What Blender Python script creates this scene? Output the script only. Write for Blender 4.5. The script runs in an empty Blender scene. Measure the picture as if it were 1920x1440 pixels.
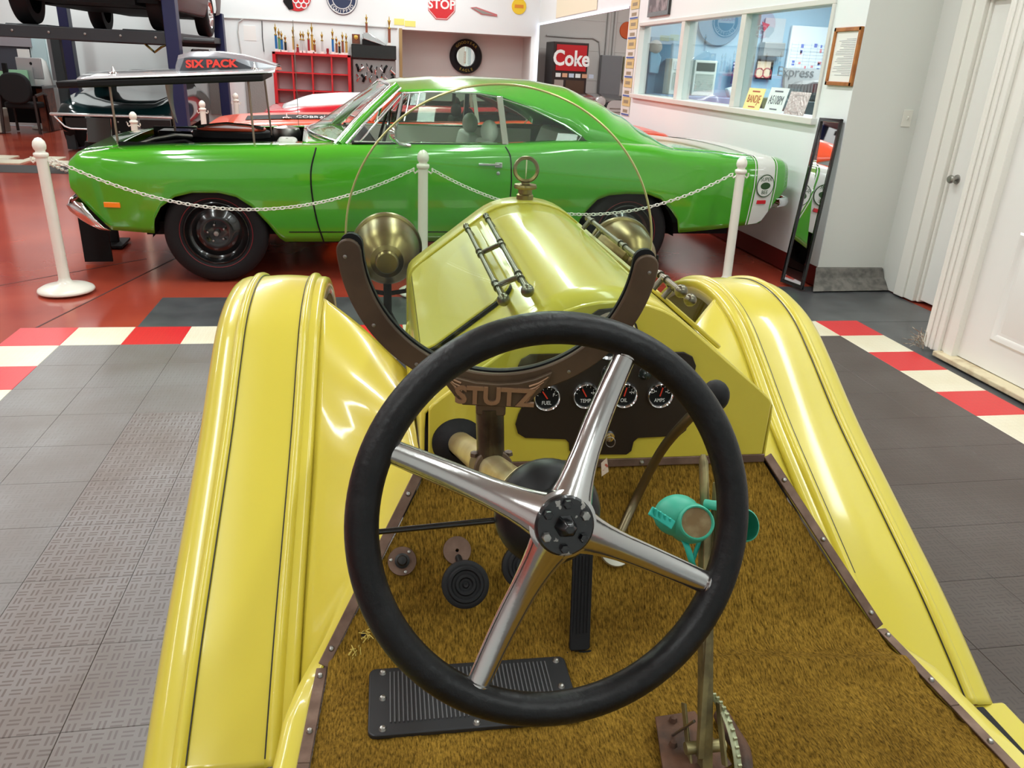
import bpy, bmesh, math, random
from mathutils import Vector as V, Matrix, noise
random.seed(7)
S = bpy.context.scene
COL = S.collection
R = math.radians

# ---------------------------------------------------------------- camera (solved from the floor-tile grid)
F, YAW, PIT, ROL, CAMH = 1462.5, -.1866, .3882, .0490, 1.4963
_r0 = V((math.cos(YAW), math.sin(YAW), 0)); CW = V((-math.sin(YAW)*math.cos(PIT), math.cos(YAW)*math.cos(PIT), -math.sin(PIT)))
_u0 = _r0.cross(CW)
CR = _r0*math.cos(ROL) + _u0*math.sin(ROL); CU = -_r0*math.sin(ROL) + _u0*math.cos(ROL)
CC = V((0, 0, CAMH))
cam = bpy.data.cameras.new('camera'); camo = bpy.data.objects.new('camera', cam); COL.objects.link(camo)
cam.sensor_width = 36; cam.lens = F/1920*36; cam.clip_start = .02; cam.clip_end = 200
camo.matrix_world = Matrix(((CR.x, CU.x, -CW.x, CC.x), (CR.y, CU.y, -CW.y, CC.y), (CR.z, CU.z, -CW.z, CC.z), (0, 0, 0, 1)))
S.camera = camo

# ---------------------------------------------------------------- light and exposure
S.view_settings.view_transform = 'Standard'; S.view_settings.look = 'None'
S.view_settings.exposure = 0.10; S.view_settings.gamma = 1.0; S.view_settings.use_curve_mapping = False
wd = bpy.data.worlds.new('world'); S.world = wd; wd.use_nodes = True
wd.node_tree.nodes['Background'].inputs[0].default_value = (.9, .95, 1, 1); wd.node_tree.nodes['Background'].inputs[1].default_value = .35
CEIL = 4.3
LIGHTS = []
for lx in (-5.2, -2.0, 1.2):
    for ly in (-1.6, 1.9, 5.4, 8.9, 12.4, 15.4):
        LIGHTS.append((lx, ly, 68 if ly > 4 else (50 if lx < -1 else 26)))
for ly in (-1.6, 2.6): LIGHTS.append((2.75, ly, 50 if ly > 0 else 30))
for lx, ly, pw in LIGHTS:
    l = bpy.data.lights.new('tube_light', 'AREA'); l.shape = 'RECTANGLE'; l.size = .26; l.size_y = 2.3; l.energy = pw; l.color = (.93, 1, .985)
    o = bpy.data.objects.new('tube_light', l); COL.objects.link(o); o.location = (lx, ly, CEIL-.13)
for (x, y, z, pw, sx, sy) in ((5.2, 8.2, 2.6, 190, 1.2, 3.4), (5.2, 14.5, 4.0, 150, 1.6, 3.0)):  # unseen fill lamps added to brighten the office and the vending room
    l = bpy.data.lights.new('room_fill_light', 'AREA'); l.shape = 'RECTANGLE'; l.size = sx; l.size_y = sy; l.energy = pw; l.color = (1, .99, .96)
    o = bpy.data.objects.new('room_fill_light', l); COL.objects.link(o); o.location = (x, y, z)

# ---------------------------------------------------------------- pixel -> place (1920x1440 frame); the plane touched gives the distance
def ray(x, y): return CR*((x-960)/F) - CU*((y-720)/F) + CW
def hit(x, y, p0, n):
    r = ray(x, y); p0 = V(p0); n = V(n); return CC + r*((p0-CC).dot(n)/r.dot(n))
def onz(x, y, h=0): return hit(x, y, (0, 0, h), (0, 0, 1))
def ony(x, y, Y): return hit(x, y, (0, Y, 0), (0, 1, 0))
def onx(x, y, X): return hit(x, y, (X, 0, 0), (1, 0, 0))
class Frame:
    "local frame standing on the floor: x lateral, y forward, z up"
    def __init__(s, o, a):
        s.o = V(o); s.a = a; s.M = Matrix.Translation(s.o) @ Matrix.Rotation(a, 4, 'Z'); s.I = s.M.inverted()
        s.C = s.I @ CC
    def pl(s, x, y, p0, n):
        r = (s.I @ (CC+ray(x, y))) - s.C; n = V(n); return s.C + r*((V(p0)-s.C).dot(n)/r.dot(n))
    def u(s, x, y, c): return s.pl(x, y, (c, 0, 0), (1, 0, 0))
    def v(s, x, y, c): return s.pl(x, y, (0, c, 0), (0, 1, 0))
    def w(s, x, y, c): return s.pl(x, y, (0, 0, c), (0, 0, 1))

# ---------------------------------------------------------------- materials
def lin(c):
    def f(x):
        x /= 255.
        return x/12.92 if x <= .04045 else ((x+.055)/1.055)**2.4
    return (f(c[0]), f(c[1]), f(c[2]), 1)
MATS = {}
def mat(name, col, rough=.5, metal=0, coat=0, bump=None, var=None, emit=0, spec=.5, dist=.01):
    if name in MATS: return MATS[name]
    m = bpy.data.materials.new(name); m.use_nodes = True; MATS[name] = m
    nt = m.node_tree; b = nt.nodes['Principled BSDF']; L = nt.links.new
    c = lin(col); b.inputs['Base Color'].default_value = c
    b.inputs['Roughness'].default_value = rough; b.inputs['Metallic'].default_value = metal
    b.inputs['Coat Weight'].default_value = coat; b.inputs['Coat Roughness'].default_value = .03
    b.inputs['Specular IOR Level'].default_value = spec
    tc = nt.nodes.new('ShaderNodeTexCoord')
    if var:   # (scale, other colour, lo, hi)
        n = nt.nodes.new('ShaderNodeTexNoise'); n.inputs['Scale'].default_value = var[0]; n.inputs['Detail'].default_value = 6
        L(tc.outputs['Object'], n.inputs['Vector'])
        r = nt.nodes.new('ShaderNodeValToRGB'); r.color_ramp.elements[0].position = var[2]; r.color_ramp.elements[1].position = var[3]
        r.color_ramp.elements[0].color = c; r.color_ramp.elements[1].color = lin(var[1])
        L(n.outputs['Fac'], r.inputs['Fac']); L(r.outputs['Color'], b.inputs['Base Color'])
    if bump:  # (scale, strength)
        n2 = nt.nodes.new('ShaderNodeTexNoise'); n2.inputs['Scale'].default_value = bump[0]; n2.inputs['Detail'].default_value = 4
        L(tc.outputs['Object'], n2.inputs['Vector'])
        bp = nt.nodes.new('ShaderNodeBump'); bp.inputs['Strength'].default_value = bump[1]; bp.inputs['Distance'].default_value = dist
        L(n2.outputs['Fac'], bp.inputs['Height']); L(bp.outputs['Normal'], b.inputs['Normal'])
    if emit:
        b.inputs['Emission Color'].default_value = c; b.inputs['Emission Strength'].default_value = emit
    return m
def glass(name, tint=(235, 245, 238), refl=1.0, ior=1.45):
    if name in MATS: return MATS[name]
    m = bpy.data.materials.new(name); m.use_nodes = True; MATS[name] = m
    nt = m.node_tree; nt.nodes.clear(); L = nt.links.new
    o = nt.nodes.new('ShaderNodeOutputMaterial'); mx = nt.nodes.new('ShaderNodeMixShader')
    t = nt.nodes.new('ShaderNodeBsdfTransparent'); g = nt.nodes.new('ShaderNodeBsdfGlossy'); fr = nt.nodes.new('ShaderNodeFresnel')
    t.inputs[0].default_value = lin(tint); g.inputs['Roughness'].default_value = .0; 
    gm = nt.nodes.new('ShaderNodeNewGeometry'); mr = nt.nodes.new('ShaderNodeMapRange'); mr.inputs['To Min'].default_value = ior; mr.inputs['To Max'].default_value = 1/ior
    L(gm.outputs['Backfacing'], mr.inputs['Value']); L(mr.outputs['Result'], fr.inputs[0])
    mu = nt.nodes.new('ShaderNodeMath'); mu.operation = 'MULTIPLY'; mu.inputs[1].default_value = refl
    L(fr.outputs[0], mu.inputs[0]); L(mu.outputs[0], mx.inputs[0]); L(t.outputs[0], mx.inputs[1]); L(g.outputs[0], mx.inputs[2]); L(mx.outputs[0], o.inputs[0])
    return m

# ---------------------------------------------------------------- mesh building
def frame_of(ax):
    ax = V(ax).normalized(); h = V((0, 0, 1)) if abs(ax.z) < .9 else V((1, 0, 0))
    a = h.cross(ax).normalized(); return a, ax.cross(a), ax
def crom(pts, n):
    "Catmull-Rom through points (tuples of any size), n samples"
    P = [tuple(p) for p in pts]; P = [tuple(2*a-b for a, b in zip(P[0], P[1]))]+P+[tuple(2*a-b for a, b in zip(P[-1], P[-2]))]
    out = []; k = len(P)-3
    for i in range(n):
        t = i/(n-1)*k; j = min(int(t), k-1); t -= j; a, b, c, d = P[j:j+4]
        out.append(tuple(.5*(2*q+(r-p)*t+(2*p-5*q+4*r-s_)*t*t+(3*q-p-3*r+s_)*t**3) for p, q, r, s_ in zip(a, b, c, d)))
    return out
def interp(tab, x):
    if x <= tab[0][0]: return tab[0][1]
    for (a, b), (c, d) in zip(tab, tab[1:]):
        if x <= c: return b+(d-b)*(x-a)/(c-a)
    return tab[-1][1]
def smooth_interp(tab, x):
    if x <= tab[0][0]: return tab[0][1]
    for (a, b), (c, d) in zip(tab, tab[1:]):
        if x <= c:
            t = (x-a)/(c-a); t = t*t*(3-2*t)*.5+t*.5; return b+(d-b)*t
    return tab[-1][1]
class M:
    def __init__(s): s.v = []; s.f = []
    def add(s, v, f):
        o = len(s.v); s.v += [V(p) for p in v]; s.f += [[i+o for i in q] for q in f]; return s
    def box(s, c, d, rot=None):
        c = V(c); v = []
        for x in (-.5, .5):
            for y in (-.5, .5):
                for z in (-.5, .5):
                    p = V((x*d[0], y*d[1], z*d[2])); v.append(c+(rot @ p if rot else p))
        return s.add(v, [(0, 1, 3, 2), (4, 6, 7, 5), (0, 4, 5, 1), (2, 3, 7, 6), (0, 2, 6, 4), (1, 5, 7, 3)])
    def bx(s, a, b): return s.box([(p+q)/2 for p, q in zip(a, b)], [abs(q-p) for p, q in zip(a, b)])
    def bar(s, a, b, w, h, up=(0, 0, 1)):
        a, b = V(a), V(b); z = (b-a); L = z.length; z.normalize(); x = V(up).cross(z)
        if x.length < 1e-4: x = V((1, 0, 0)).cross(z)
        x.normalize(); y = z.cross(x)
        return s.box((a+b)/2, (w, h, L), Matrix((x, y, z)).transposed())
    def grid(s, rows, cu=False, cv=False):
        n = len(rows); m = len(rows[0]); v = [p for r in rows for p in r]; f = []
        for i in range(n if cu else n-1):
            for j in range(m if cv else m-1):
                i2 = (i+1) % n; j2 = (j+1) % m
                f.append((i*m+j, i*m+j2, i2*m+j2, i2*m+j))
        return s.add(v, f)
    def tube(s, pts, r, n=10, closed=False, caps=True, flat=None, up=None):
        pts = [V(p) for p in pts]; N = len(pts); rows = []; pa = None
        for i, p in enumerate(pts):
            if closed: t = pts[(i+1) % N]-pts[i-1]
            else: t = pts[min(i+1, N-1)]-pts[max(i-1, 0)]
            t.normalize()
            if pa is None:
                a = (V(up) - t*V(up).dot(t)).normalized() if up else frame_of(t)[0]
            else:
                a = (pa - t*pa.dot(t)).normalized()
            pa = a; b = t.cross(a); ri = r[i] if isinstance(r, (list, tuple)) else r
            fl = flat[i] if isinstance(flat, (list, tuple)) else (flat or 1)
            rows.append([p+a*(ri*math.cos(2*math.pi*k/n))+b*(ri*fl*math.sin(2*math.pi*k/n)) for k in range(n)])
        o = len(s.v); s.grid(rows, cu=closed, cv=True)
        if caps and not closed:
            s.f.append([o+k for k in range(n)][::-1]); s.f.append([o+(N-1)*n+k for k in range(n)])
        return s
    def lathe(s, prof, o=(0, 0, 0), ax=(0, 0, 1), n=32, ang=2*math.pi, sx=1, sy=1):
        a, b, c = frame_of(ax); o = V(o); rows = []; full = abs(ang-2*math.pi) < 1e-5
        for k in range(n):
            th = ang*k/(n if full else n-1)
            rows.append([o+(a*(math.cos(th)*sx)+b*(math.sin(th)*sy))*max(r, 1e-5)+c*h for r, h in prof])
        return s.grid(rows, cu=full)
    def prism(s, poly, o, ex, ey, d0, d1):
        o, ex, ey = V(o), V(ex), V(ey); nz = ex.cross(ey).normalized(); n = len(poly)
        v = [o+ex*x+ey*y+nz*d0 for x, y in poly]+[o+ex*x+ey*y+nz*d1 for x, y in poly]
        f = [list(range(n))[::-1], list(range(n, 2*n))]+[(i, (i+1) % n, n+(i+1) % n, n+i) for i in range(n)]
        return s.add(v, f)
    def sphere(s, c, r, n=16, sc=(1, 1, 1)):
        c = V(c); rows = []
        for i in range(n//2+1):
            th = math.pi*i/(n//2)
            rows.append([c+V((max(math.sin(th), 1e-4)*math.cos(2*math.pi*k/n)*r*sc[0], max(math.sin(th), 1e-4)*math.sin(2*math.pi*k/n)*r*sc[1], math.cos(th)*r*sc[2])) for k in range(n)])
        return s.grid(rows, cv=True)
    def obj(s, name, m, parent=None, smooth=40, bev=0, sub=0, solid=0, seg=2, loc=None):
        me = bpy.data.meshes.new(name); me.from_pydata([tuple(p) for p in s.v], [], s.f)
        bm = bmesh.new(); bm.from_mesh(me); bmesh.ops.remove_doubles(bm, verts=bm.verts, dist=1e-5)
        bmesh.ops.recalc_face_normals(bm, faces=bm.faces); bm.to_mesh(me); bm.free()
        if smooth:
            me.polygons.foreach_set('use_smooth', [True]*len(me.polygons)); me.set_sharp_from_angle(angle=R(smooth))
        me.materials.append(m); me.update()
        o = bpy.data.objects.new(name, me); COL.objects.link(o)
        if parent: o.parent = parent
        if loc: o.location = loc
        if solid: md = o.modifiers.new('solid', 'SOLIDIFY'); md.thickness = solid; md.offset = -1
        if bev: md = o.modifiers.new('bevel', 'BEVEL'); md.width = bev; md.segments = seg; md.limit_method = 'ANGLE'; md.angle_limit = R(35)
        if sub: md = o.modifiers.new('sub', 'SUBSURF'); md.levels = sub; md.render_levels = sub
        return o
def tag(o, label=None, cat=None, group=None, kind=None):
    if label: o['label'] = label
    if cat: o['category'] = cat
    if group: o['group'] = group
    if kind: o['kind'] = kind
    return o
def empty(name, label=None, cat=None, loc=(0, 0, 0), rz=0, group=None):
    o = bpy.data.objects.new(name, None); COL.objects.link(o); o.location = loc; o.rotation_euler = (0, 0, rz); o.empty_display_size = .05
    return tag(o, label, cat, group)
def text(name, s_, o, ex, ey, size, m, parent=None, depth=.001, align='CENTER', sx=1, bold=0):
    cu = bpy.data.curves.new(name, 'FONT'); cu.body = s_; cu.size = size; cu.align_x = align; cu.align_y = 'CENTER'; cu.extrude = depth; cu.resolution_u = 3
    if bold: cu.offset = bold
    t = bpy.data.objects.new(name, cu); COL.objects.link(t)
    me = bpy.data.meshes.new_from_object(t.evaluated_get(bpy.context.evaluated_depsgraph_get())); bpy.data.objects.remove(t); bpy.data.curves.remove(cu)
    ex, ey = V(ex).normalized(), V(ey).normalized(); nz = ex.cross(ey); o = V(o)
    for v in me.vertices: v.co = o+ex*(v.co.x*sx)+ey*v.co.y+nz*v.co.z
    me.name = name; me.materials.clear(); me.materials.append(m)
    ob = bpy.data.objects.new(name, me); COL.objects.link(ob)
    if parent: ob.parent = parent
    return ob
def rrect(w, h, r, n=5):
    r = min(r, w/2, h/2); out = []
    for cx, cy, a0 in ((w/2-r, h/2-r, 0), (-w/2+r, h/2-r, 90), (-w/2+r, -h/2+r, 180), (w/2-r, -h/2+r, 270)):
        for k in range(n+1):
            a = R(a0+90*k/n); out.append((cx+r*math.cos(a), cy+r*math.sin(a)))
    return out
def circle2(r, n=32, a0=0): return [(r*math.cos(a0+2*math.pi*k/n), r*math.sin(a0+2*math.pi*k/n)) for k in range(n)]
def clone(o, parent=None):
    c = o.copy(); COL.objects.link(c); c.parent = parent
    for ch in list(o.children): clone(ch, c)
    return c
X3, Y3, Z3 = V((1, 0, 0)), V((0, 1, 0)), V((0, 0, 1))
# shared materials
white_paint = mat('white_wall_paint', (232, 238, 238), .55, bump=(30, .05))
chrome = mat('chrome', (236, 238, 240), .12, 1)
black_rubber = mat('black_rubber', (19, 19, 21), .6, bump=(60, .1), spec=.3)
black_gloss = mat('black_gloss', (10, 10, 11), .18, coat=.5)
black_matte = mat('black_matte', (13, 13, 14), .65, spec=.25)
yellow = mat('yellow_paint', (208, 192, 70), .3, coat=.5, spec=.35)
yellow.node_tree.nodes['Principled BSDF'].inputs['Coat Roughness'].default_value = .09
brass = mat('aged_brass', (150, 132, 88), .33, 1, var=(9, (112, 94, 62), .35, .7))
bronze = mat('bronze_brown', (94, 76, 58), .48, .3, var=(14, (74, 58, 44), .35, .7))
steel = mat('steel', (165, 163, 158), .35, 1)
white_plastic = mat('white_plastic', (236, 232, 220), .3, coat=.3)
lettering_white = mat('lettering_white', (230, 230, 228), .5)
lettering_black = mat('lettering_black', (18, 18, 20), .5)
red_paint = mat('red_paint', (206, 24, 34), .35, coat=.4)
# ================================================================ STRUCTURE
TS = .3048; TX0 = -6.4516*TS; TY0 = 15.0186*TS        # tile grid: column 0 left edge, far edge of row 0
red_floor = mat('red_painted_concrete', (178, 76, 54), .16, var=(1.3, (152, 58, 44), .35, .7), bump=(3, .04), spec=.9)
grey_paint_floor = mat('grey_painted_concrete', (84, 86, 88), .3, var=(4, (62, 63, 66), .35, .7), bump=(5, .05))
floor = tag(M().bx((-11, -4.5, -.12), (8.5, 20.5, -.013)).obj('floor', red_floor, smooth=0), kind='structure')
# expansion cracks in the red floor
for a, b in (((-3.3, 4.6), (-1.72, 6.3)), ((-1.9, 4.62), (-1.45, 6.6))):
    M().bar((a[0], a[1], -.0135), (b[0], b[1], -.0135), .012, .003).obj('floor_crack', mat('crack_dark', (70, 28, 22), .6), floor, smooth=0)
# grey painted apron beyond the tile mat
M().bx((TX0+2*TS, TY0, -.013), (3.95, TY0+.64, -.010)).obj('painted_strip', grey_paint_floor, floor, smooth=0)
M().bx((2.5, TY0+.62, -.013), (3.97, TY0+.90, -.0105)).obj('painted_strip', grey_paint_floor, floor, smooth=0)
M().bx((TX0, -4.4, -.013), (TX0+17*TS, TY0-17*TS, -.003)).obj('mat_slab', mat('reflection_grey', (104, 100, 99), .5), floor, smooth=0)  # unseen grey slab added behind the camera to grey the spoke reflections
M().bx((TX0+17*TS, -4.4, -.013), (3.97, TY0, -.011)).obj('painted_strip', grey_paint_floor, floor, smooth=0)

def tread_mat(name, c1, c2, rough, amount, stain=None):
    "interlocking floor tile with raised pairs of short bars set in a basket pattern"
    m = bpy.data.materials.new(name); m.use_nodes = True; nt = m.node_tree; L = nt.links.new; b = nt.nodes['Principled BSDF']
    def N(t, **k):
        n = nt.nodes.new(t)
        for a, v in k.items(): setattr(n, a, v)
        return n
    def mth(op, a, c=None):
        n = N('ShaderNodeMath', operation=op)
        for i, q in enumerate((a, c)):
            if q is None: continue
            if isinstance(q, (int, float)): n.inputs[i].default_value = q
            else: L(q, n.inputs[i])
        return n.outputs[0]
    geo = N('ShaderNodeNewGeometry'); sp = N('ShaderNodeSeparateXYZ'); L(geo.outputs['Position'], sp.inputs[0])
    cell = TS/9
    x = mth('DIVIDE', sp.outputs[0], cell); y = mth('DIVIDE', sp.outputs[1], cell)
    fx = mth('FRACT', x); fy = mth('FRACT', y)
    par = mth('MODULO', mth('ADD', mth('FLOOR', x), mth('FLOOR', y)), 2); par = mth('ABSOLUTE', par)
    ax = mth('ABSOLUTE', mth('SUBTRACT', fx, .5)); ay = mth('ABSOLUTE', mth('SUBTRACT', fy, .5))
    def bars(p, q):   # two thin bars along q, spaced in p
        d = mth('ABSOLUTE', mth('SUBTRACT', p, .19)); t1 = mth('LESS_THAN', d, .085); t2 = mth('LESS_THAN', q, .40); return mth('MULTIPLY', t1, t2)
    hb = mth('ADD', mth('MULTIPLY', bars(ax, ay), par), mth('MULTIPLY', bars(ay, ax), mth('SUBTRACT', 1, par)))
    nz = N('ShaderNodeTexNoise'); nz.inputs['Scale'].default_value = 2.2; nz.inputs['Detail'].default_value = 5; L(geo.outputs['Position'], nz.inputs['Vector'])
    rp = N('ShaderNodeValToRGB'); rp.color_ramp.elements[0].position = .38; rp.color_ramp.elements[1].position = .66
    rp.color_ramp.elements[0].color = lin(c1); rp.color_ramp.elements[1].color = lin(stain or c1); L(nz.outputs['Fac'], rp.inputs['Fac'])
    mx = N('ShaderNodeMixRGB'); mx.inputs[2].default_value = lin(c2); L(mth('MULTIPLY', hb, amount), mx.inputs[0]); L(rp.outputs[0], mx.inputs[1]); L(mx.outputs[0], b.inputs['Base Color'])
    bp = N('ShaderNodeBump'); bp.inputs['Strength'].default_value = .5; bp.inputs['Distance'].default_value = .002; L(hb, bp.inputs['Height']); L(bp.outputs[0], b.inputs['Normal'])
    b.inputs['Roughness'].default_value = rough
    return m
t_grey = tread_mat('grey_tread_tile', (128, 122, 121), (84, 68, 61), .36, .85, (110, 97, 90))
t_grey2 = tread_mat('grey_worn_tile', (124, 120, 119), (104, 97, 93), .34, .5, (108, 99, 94))
t_dark = tread_mat('dark_grey_tread_tile', (86, 77, 73), (56, 49, 46), .38, .5, (74, 63, 58))
t_red = tread_mat('red_tread_tile', (214, 34, 40), (176, 22, 28), .34, .25)
t_cream = tread_mat('cream_tread_tile', (232, 226, 204), (196, 186, 158), .36, .22, (222, 212, 184))
def tile_mesh(m):
    g = TS-.0009; o = M().bx((-g/2, -g/2, -.012), (g/2, g/2, 0)).obj('floor_tile', m, smooth=0)
    bm = bmesh.new(); bm.from_mesh(o.data); bmesh.ops.bevel(bm, geom=[e for e in bm.edges if all(v.co.z > -.001 for v in e.verts)], offset=.0011, segments=1, affect='EDGES'); bm.to_mesh(o.data); bm.free()
    me = o.data; bpy.data.objects.remove(o); return me
TM = {k: tile_mesh(m) for k, m in (('g', t_grey), ('h', t_grey2), ('d', t_dark), ('r', t_red), ('c', t_cream))}
for j in range(0, 17):
    for i in range(0, 17):
        if j == 0: k = 'r' if i % 2 == 0 else 'c'
        elif i == 0: k = 'r' if j % 2 == 0 else 'c'
        elif i == 16: k = 'r' if j % 2 == 0 else 'c'
        elif i >= 11: k = 'd'
        else: k = 'h' if (i < 3 or j < 4) else 'g'
        if 6 < i < 11 and j > 9: continue          # wholly hidden under the yellow car
        t = bpy.data.objects.new('floor_tile', TM[k]); COL.objects.link(t); t.parent = floor
        t.location = (TX0+(i+.5)*TS, TY0-(j+.5)*TS, 0)
# far strip of pale tiles beside the lift
for r_ in range(2):
    for k in range(11):
        if (k+r_) % 2: continue
        t = bpy.data.objects.new('floor_tile', TM['c']); COL.objects.link(t); t.parent = floor
        t.location = (-6.6+k*TS*1.0, 11.75+r_*.42, 0); t.scale = (1.35, 1.25, 1)
M().bx((-6.6, 10.75, -.013), (-2.5, 11.45, -.009)).obj('mat_slab', mat('dark_mat', (48, 44, 42), .7), floor, smooth=0)

WX, BY = 3.40, 17.0       # office wall plane, back wall plane
# back wall: left part, niche, column
bwm = M()
bwm.bx((-11, BY, 0), (.62, BY+.12, CEIL)); bwm.bx((.62, BY, 2.04), (3.42, BY+.12, CEIL)); bwm.bx((3.26, BY, 0), (3.42, BY+.12, 2.04)); bwm.bx((.62, BY, 0), (3.42, BY+.12, .3))
tag(bwm.obj('wall_back', white_paint, smooth=0), kind='structure')
nm = M().bx((.5, BY+.9, 0), (3.5, BY+1.0, 2.3)); nm.bx((.5, BY+.12, 0), (.62, BY+.9, 2.3)); nm.bx((3.26, BY+.12, 0), (3.38, BY+.9, 2.3)); nm.bx((.5, BY+.12, 2.04), (3.38, BY+.9, 2.12))
tag(nm.obj('wall_niche', mat('niche_paint', (214, 212, 208), .6), smooth=0), kind='structure')
tag(M().bx((.60, BY-.02, .3), (.66, BY, 2.06)).obj('trim_1', mat('tan_wood', (168, 140, 92), .6), smooth=0), kind='structure')
# office wall with window opening (plane x = WX), opening to the vending room, header
W0, W1, WZ0, WZ1 = 5.92, 10.42, 1.22, 2.02
om = M(); T_ = .14
om.bx((WX, 5.462, 0), (WX+T_, 10.95, WZ0-.03)); om.bx((WX, 5.462, WZ1+.03), (WX+T_, 10.95, CEIL)); om.bx((WX, 5.462, WZ0-.03), (WX+T_, W0-.03, WZ1+.03)); om.bx((WX, W1+.03, WZ0-.03), (WX+T_, 10.95, WZ1+.03))
tag(om.obj('wall_office', white_paint, smooth=0), kind='structure')
hm = M().bx((WX, 10.95, 2.28), (WX+T_, BY, CEIL)); tag(hm.obj('wall_header', white_paint, smooth=0), kind='structure')
tag(M().bx((WX-.004, 6.2, 0), (WX, 10.95, .15)).bx((WX-.004, 5.47, 0), (WX, 6.2, .15)).obj('baseboard_office', mat('dark_red_base', (96, 24, 22), .4), smooth=0), kind='structure')
# vending room beyond the opening
gw = mat('grey_block_paint', (200, 199, 196), .6, bump=(18, .06))
vr = M().bx((WX, BY+1.6, 0), (8.5, BY+1.7, CEIL)); vr.bx((8.4, 10.95, 0), (8.5, BY+1.7, CEIL)); vr.bx((WX+T_, 10.9, 0), (8.4, 11.0, CEIL))
for zz in (.62, 1.24, 1.86, 2.48): vr.bx((WX, BY+1.592, zz), (8.4, BY+1.6, zz+.008))
tag(vr.obj('wall_vending_room', gw, smooth=0), kind='structure')
# office room: pale blue inside
blue = mat('pale_blue_paint', (150, 186, 208), .6)
orm = M().bx((WX+T_, 10.7, 0), (7.2, 10.8, CEIL)); orm.bx((7.2, 5.68, 0), (7.3, 10.8, CEIL)); orm.bx((WX+T_, 5.60, 0), (7.3, 5.68, CEIL)); orm.bx((WX+T_, 5.68, 2.7), (7.2, 10.7, 2.76))
tag(orm.obj('wall_office_inside', blue, smooth=0), kind='structure')
tag(M().bx((WX+T_, 5.68, .0), (7.2, 10.7, .01)).obj('floor_office', mat('office_floor', (120, 104, 92), .6), smooth=0), kind='structure')
# window 1: frame, mullions, three panes, sill
win = tag(empty('window_1'), kind='structure')
tag(win, 'white framed three pane interior window of the office')
alu = mat('white_window_frame', (214, 214, 208), .4)
M().bx((WX-.015, W0-.04, WZ1), (WX+T_, W1+.04, WZ1+.04)).obj('window_frame', alu, win, smooth=0, bev=.004)
M().bx((WX-.015, W0-.04, WZ0), (WX+T_, W0, WZ1)).obj('window_frame', alu, win, smooth=0, bev=.004)
M().bx((WX-.015, W1, WZ0), (WX+T_, W1+.04, WZ1)).obj('window_frame', alu, win, smooth=0, bev=.004)
for yy in (7.42, 8.93): M().bx((WX-.01, yy-.05, WZ0), (WX+T_, yy+.05, WZ1)).obj('mullion', alu, win, smooth=0, bev=.004)
M().bx((WX-.05, W0-.06, WZ0-.05), (WX+T_+.12, W1+.06, WZ0)).obj('window_sill', alu, win, smooth=0, bev=.006)
og = glass('office_glass', (236, 244, 244), 1.3)
for a, b in ((W0, 7.37), (7.47, 8.88), (8.98, W1)): M().bx((WX+.05, a, WZ0), (WX+.056, b, WZ1)).obj('pane', og, win, smooth=0)
# recess wall facing the camera, alcove door wall, near right wall with the big door
DX, AY0, AY1 = 3.36, 4.02, 5.46
grey_wall = mat('warm_grey_wall', (218, 219, 213), .55, bump=(25, .04))
tag(M().bx((WX+.002, AY1, 0), (4.2, AY1+.1, CEIL)).obj('wall_recess', grey_wall, smooth=0), kind='structure')
bb = M()
bb.add([(WX-.012, AY1-.002, 0), (3.95, AY1-.002, 0), (3.95, AY1-.002, .15), (WX-.012, AY1-.002, .15), (WX-.10, AY1-.16, 0), (3.97, AY1-.13, 0), (3.95, AY1-.02, .145), (WX-.025, AY1-.02, .145), (WX-.04, AY1-.055, .08), (3.955, AY1-.05, .08)],
       [(0, 1, 2, 3), (7, 6, 2, 3), (8, 9, 6, 7), (4, 5, 9, 8), (0, 4, 8, 7, 3), (1, 2, 6, 9, 5), (0, 1, 5, 4)])
tag(bb.obj('baseboard_recess', mat('grey_vinyl_base', (120, 116, 110), .45, var=(18, (86, 84, 80), .4, .65)), smooth=20), kind='structure')
# alcove side wall with door 1
dm = mat('white_door_paint', (236, 235, 230), .42, bump=(8, .05))
trim_w = mat('white_trim_paint', (234, 232, 224), .4, bump=(14, .06))
AX_ = 3.97
tag(M().bx((AX_+.1, AY0, 0), (AX_+.2, AY1, CEIL)).bx((AX_, AY0-.05, 2.08), (AX_+.1, AY1, CEIL)).bx((AX_-.01, 5.2, 0), (AX_+.1, AY1, 2.08)).obj('wall_alcove', grey_wall, smooth=0), kind='structure')
d1 = tag(empty('door_1'), kind='structure'); tag(d1, 'narrow white door with silver knob in the recess')
M().bx((AX_+.03, 4.1, .015), (AX_+.075, 5.02, 2.03)).obj('door_leaf', dm, d1, smooth=0, bev=.003)
M().bx((AX_-.02, 5.03, 0), (AX_+.1, 5.13, 2.10)).bx((AX_-.035, 5.13, 0), (AX_+.1, 5.24, 2.14)).bx((AX_+.01, 5.005, 0), (AX_+.1, 5.03, 2.05)).obj('door_frame', trim_w, d1, smooth=0, bev=.006)
M().bx((AX_-.02, 4.02, 2.03), (AX_+.1, 5.13, 2.10)).bx((AX_-.035, 4.02, 2.10), (AX_+.1, 5.24, 2.18)).obj('door_frame', trim_w, d1, smooth=0, bev=.006)
k = onx(1757, 330, AX_)
M().lathe([(.0, -.066), (.022, -.064), (.029, -.052), (.026, -.038), (.012, -.03), (.011, -.01), (.031, -.006), (.033, 0), (0, 0)], (AX_+.03, 4.945, k.z), (1, 0, 0), 24).obj('door_knob', steel, d1)
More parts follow.
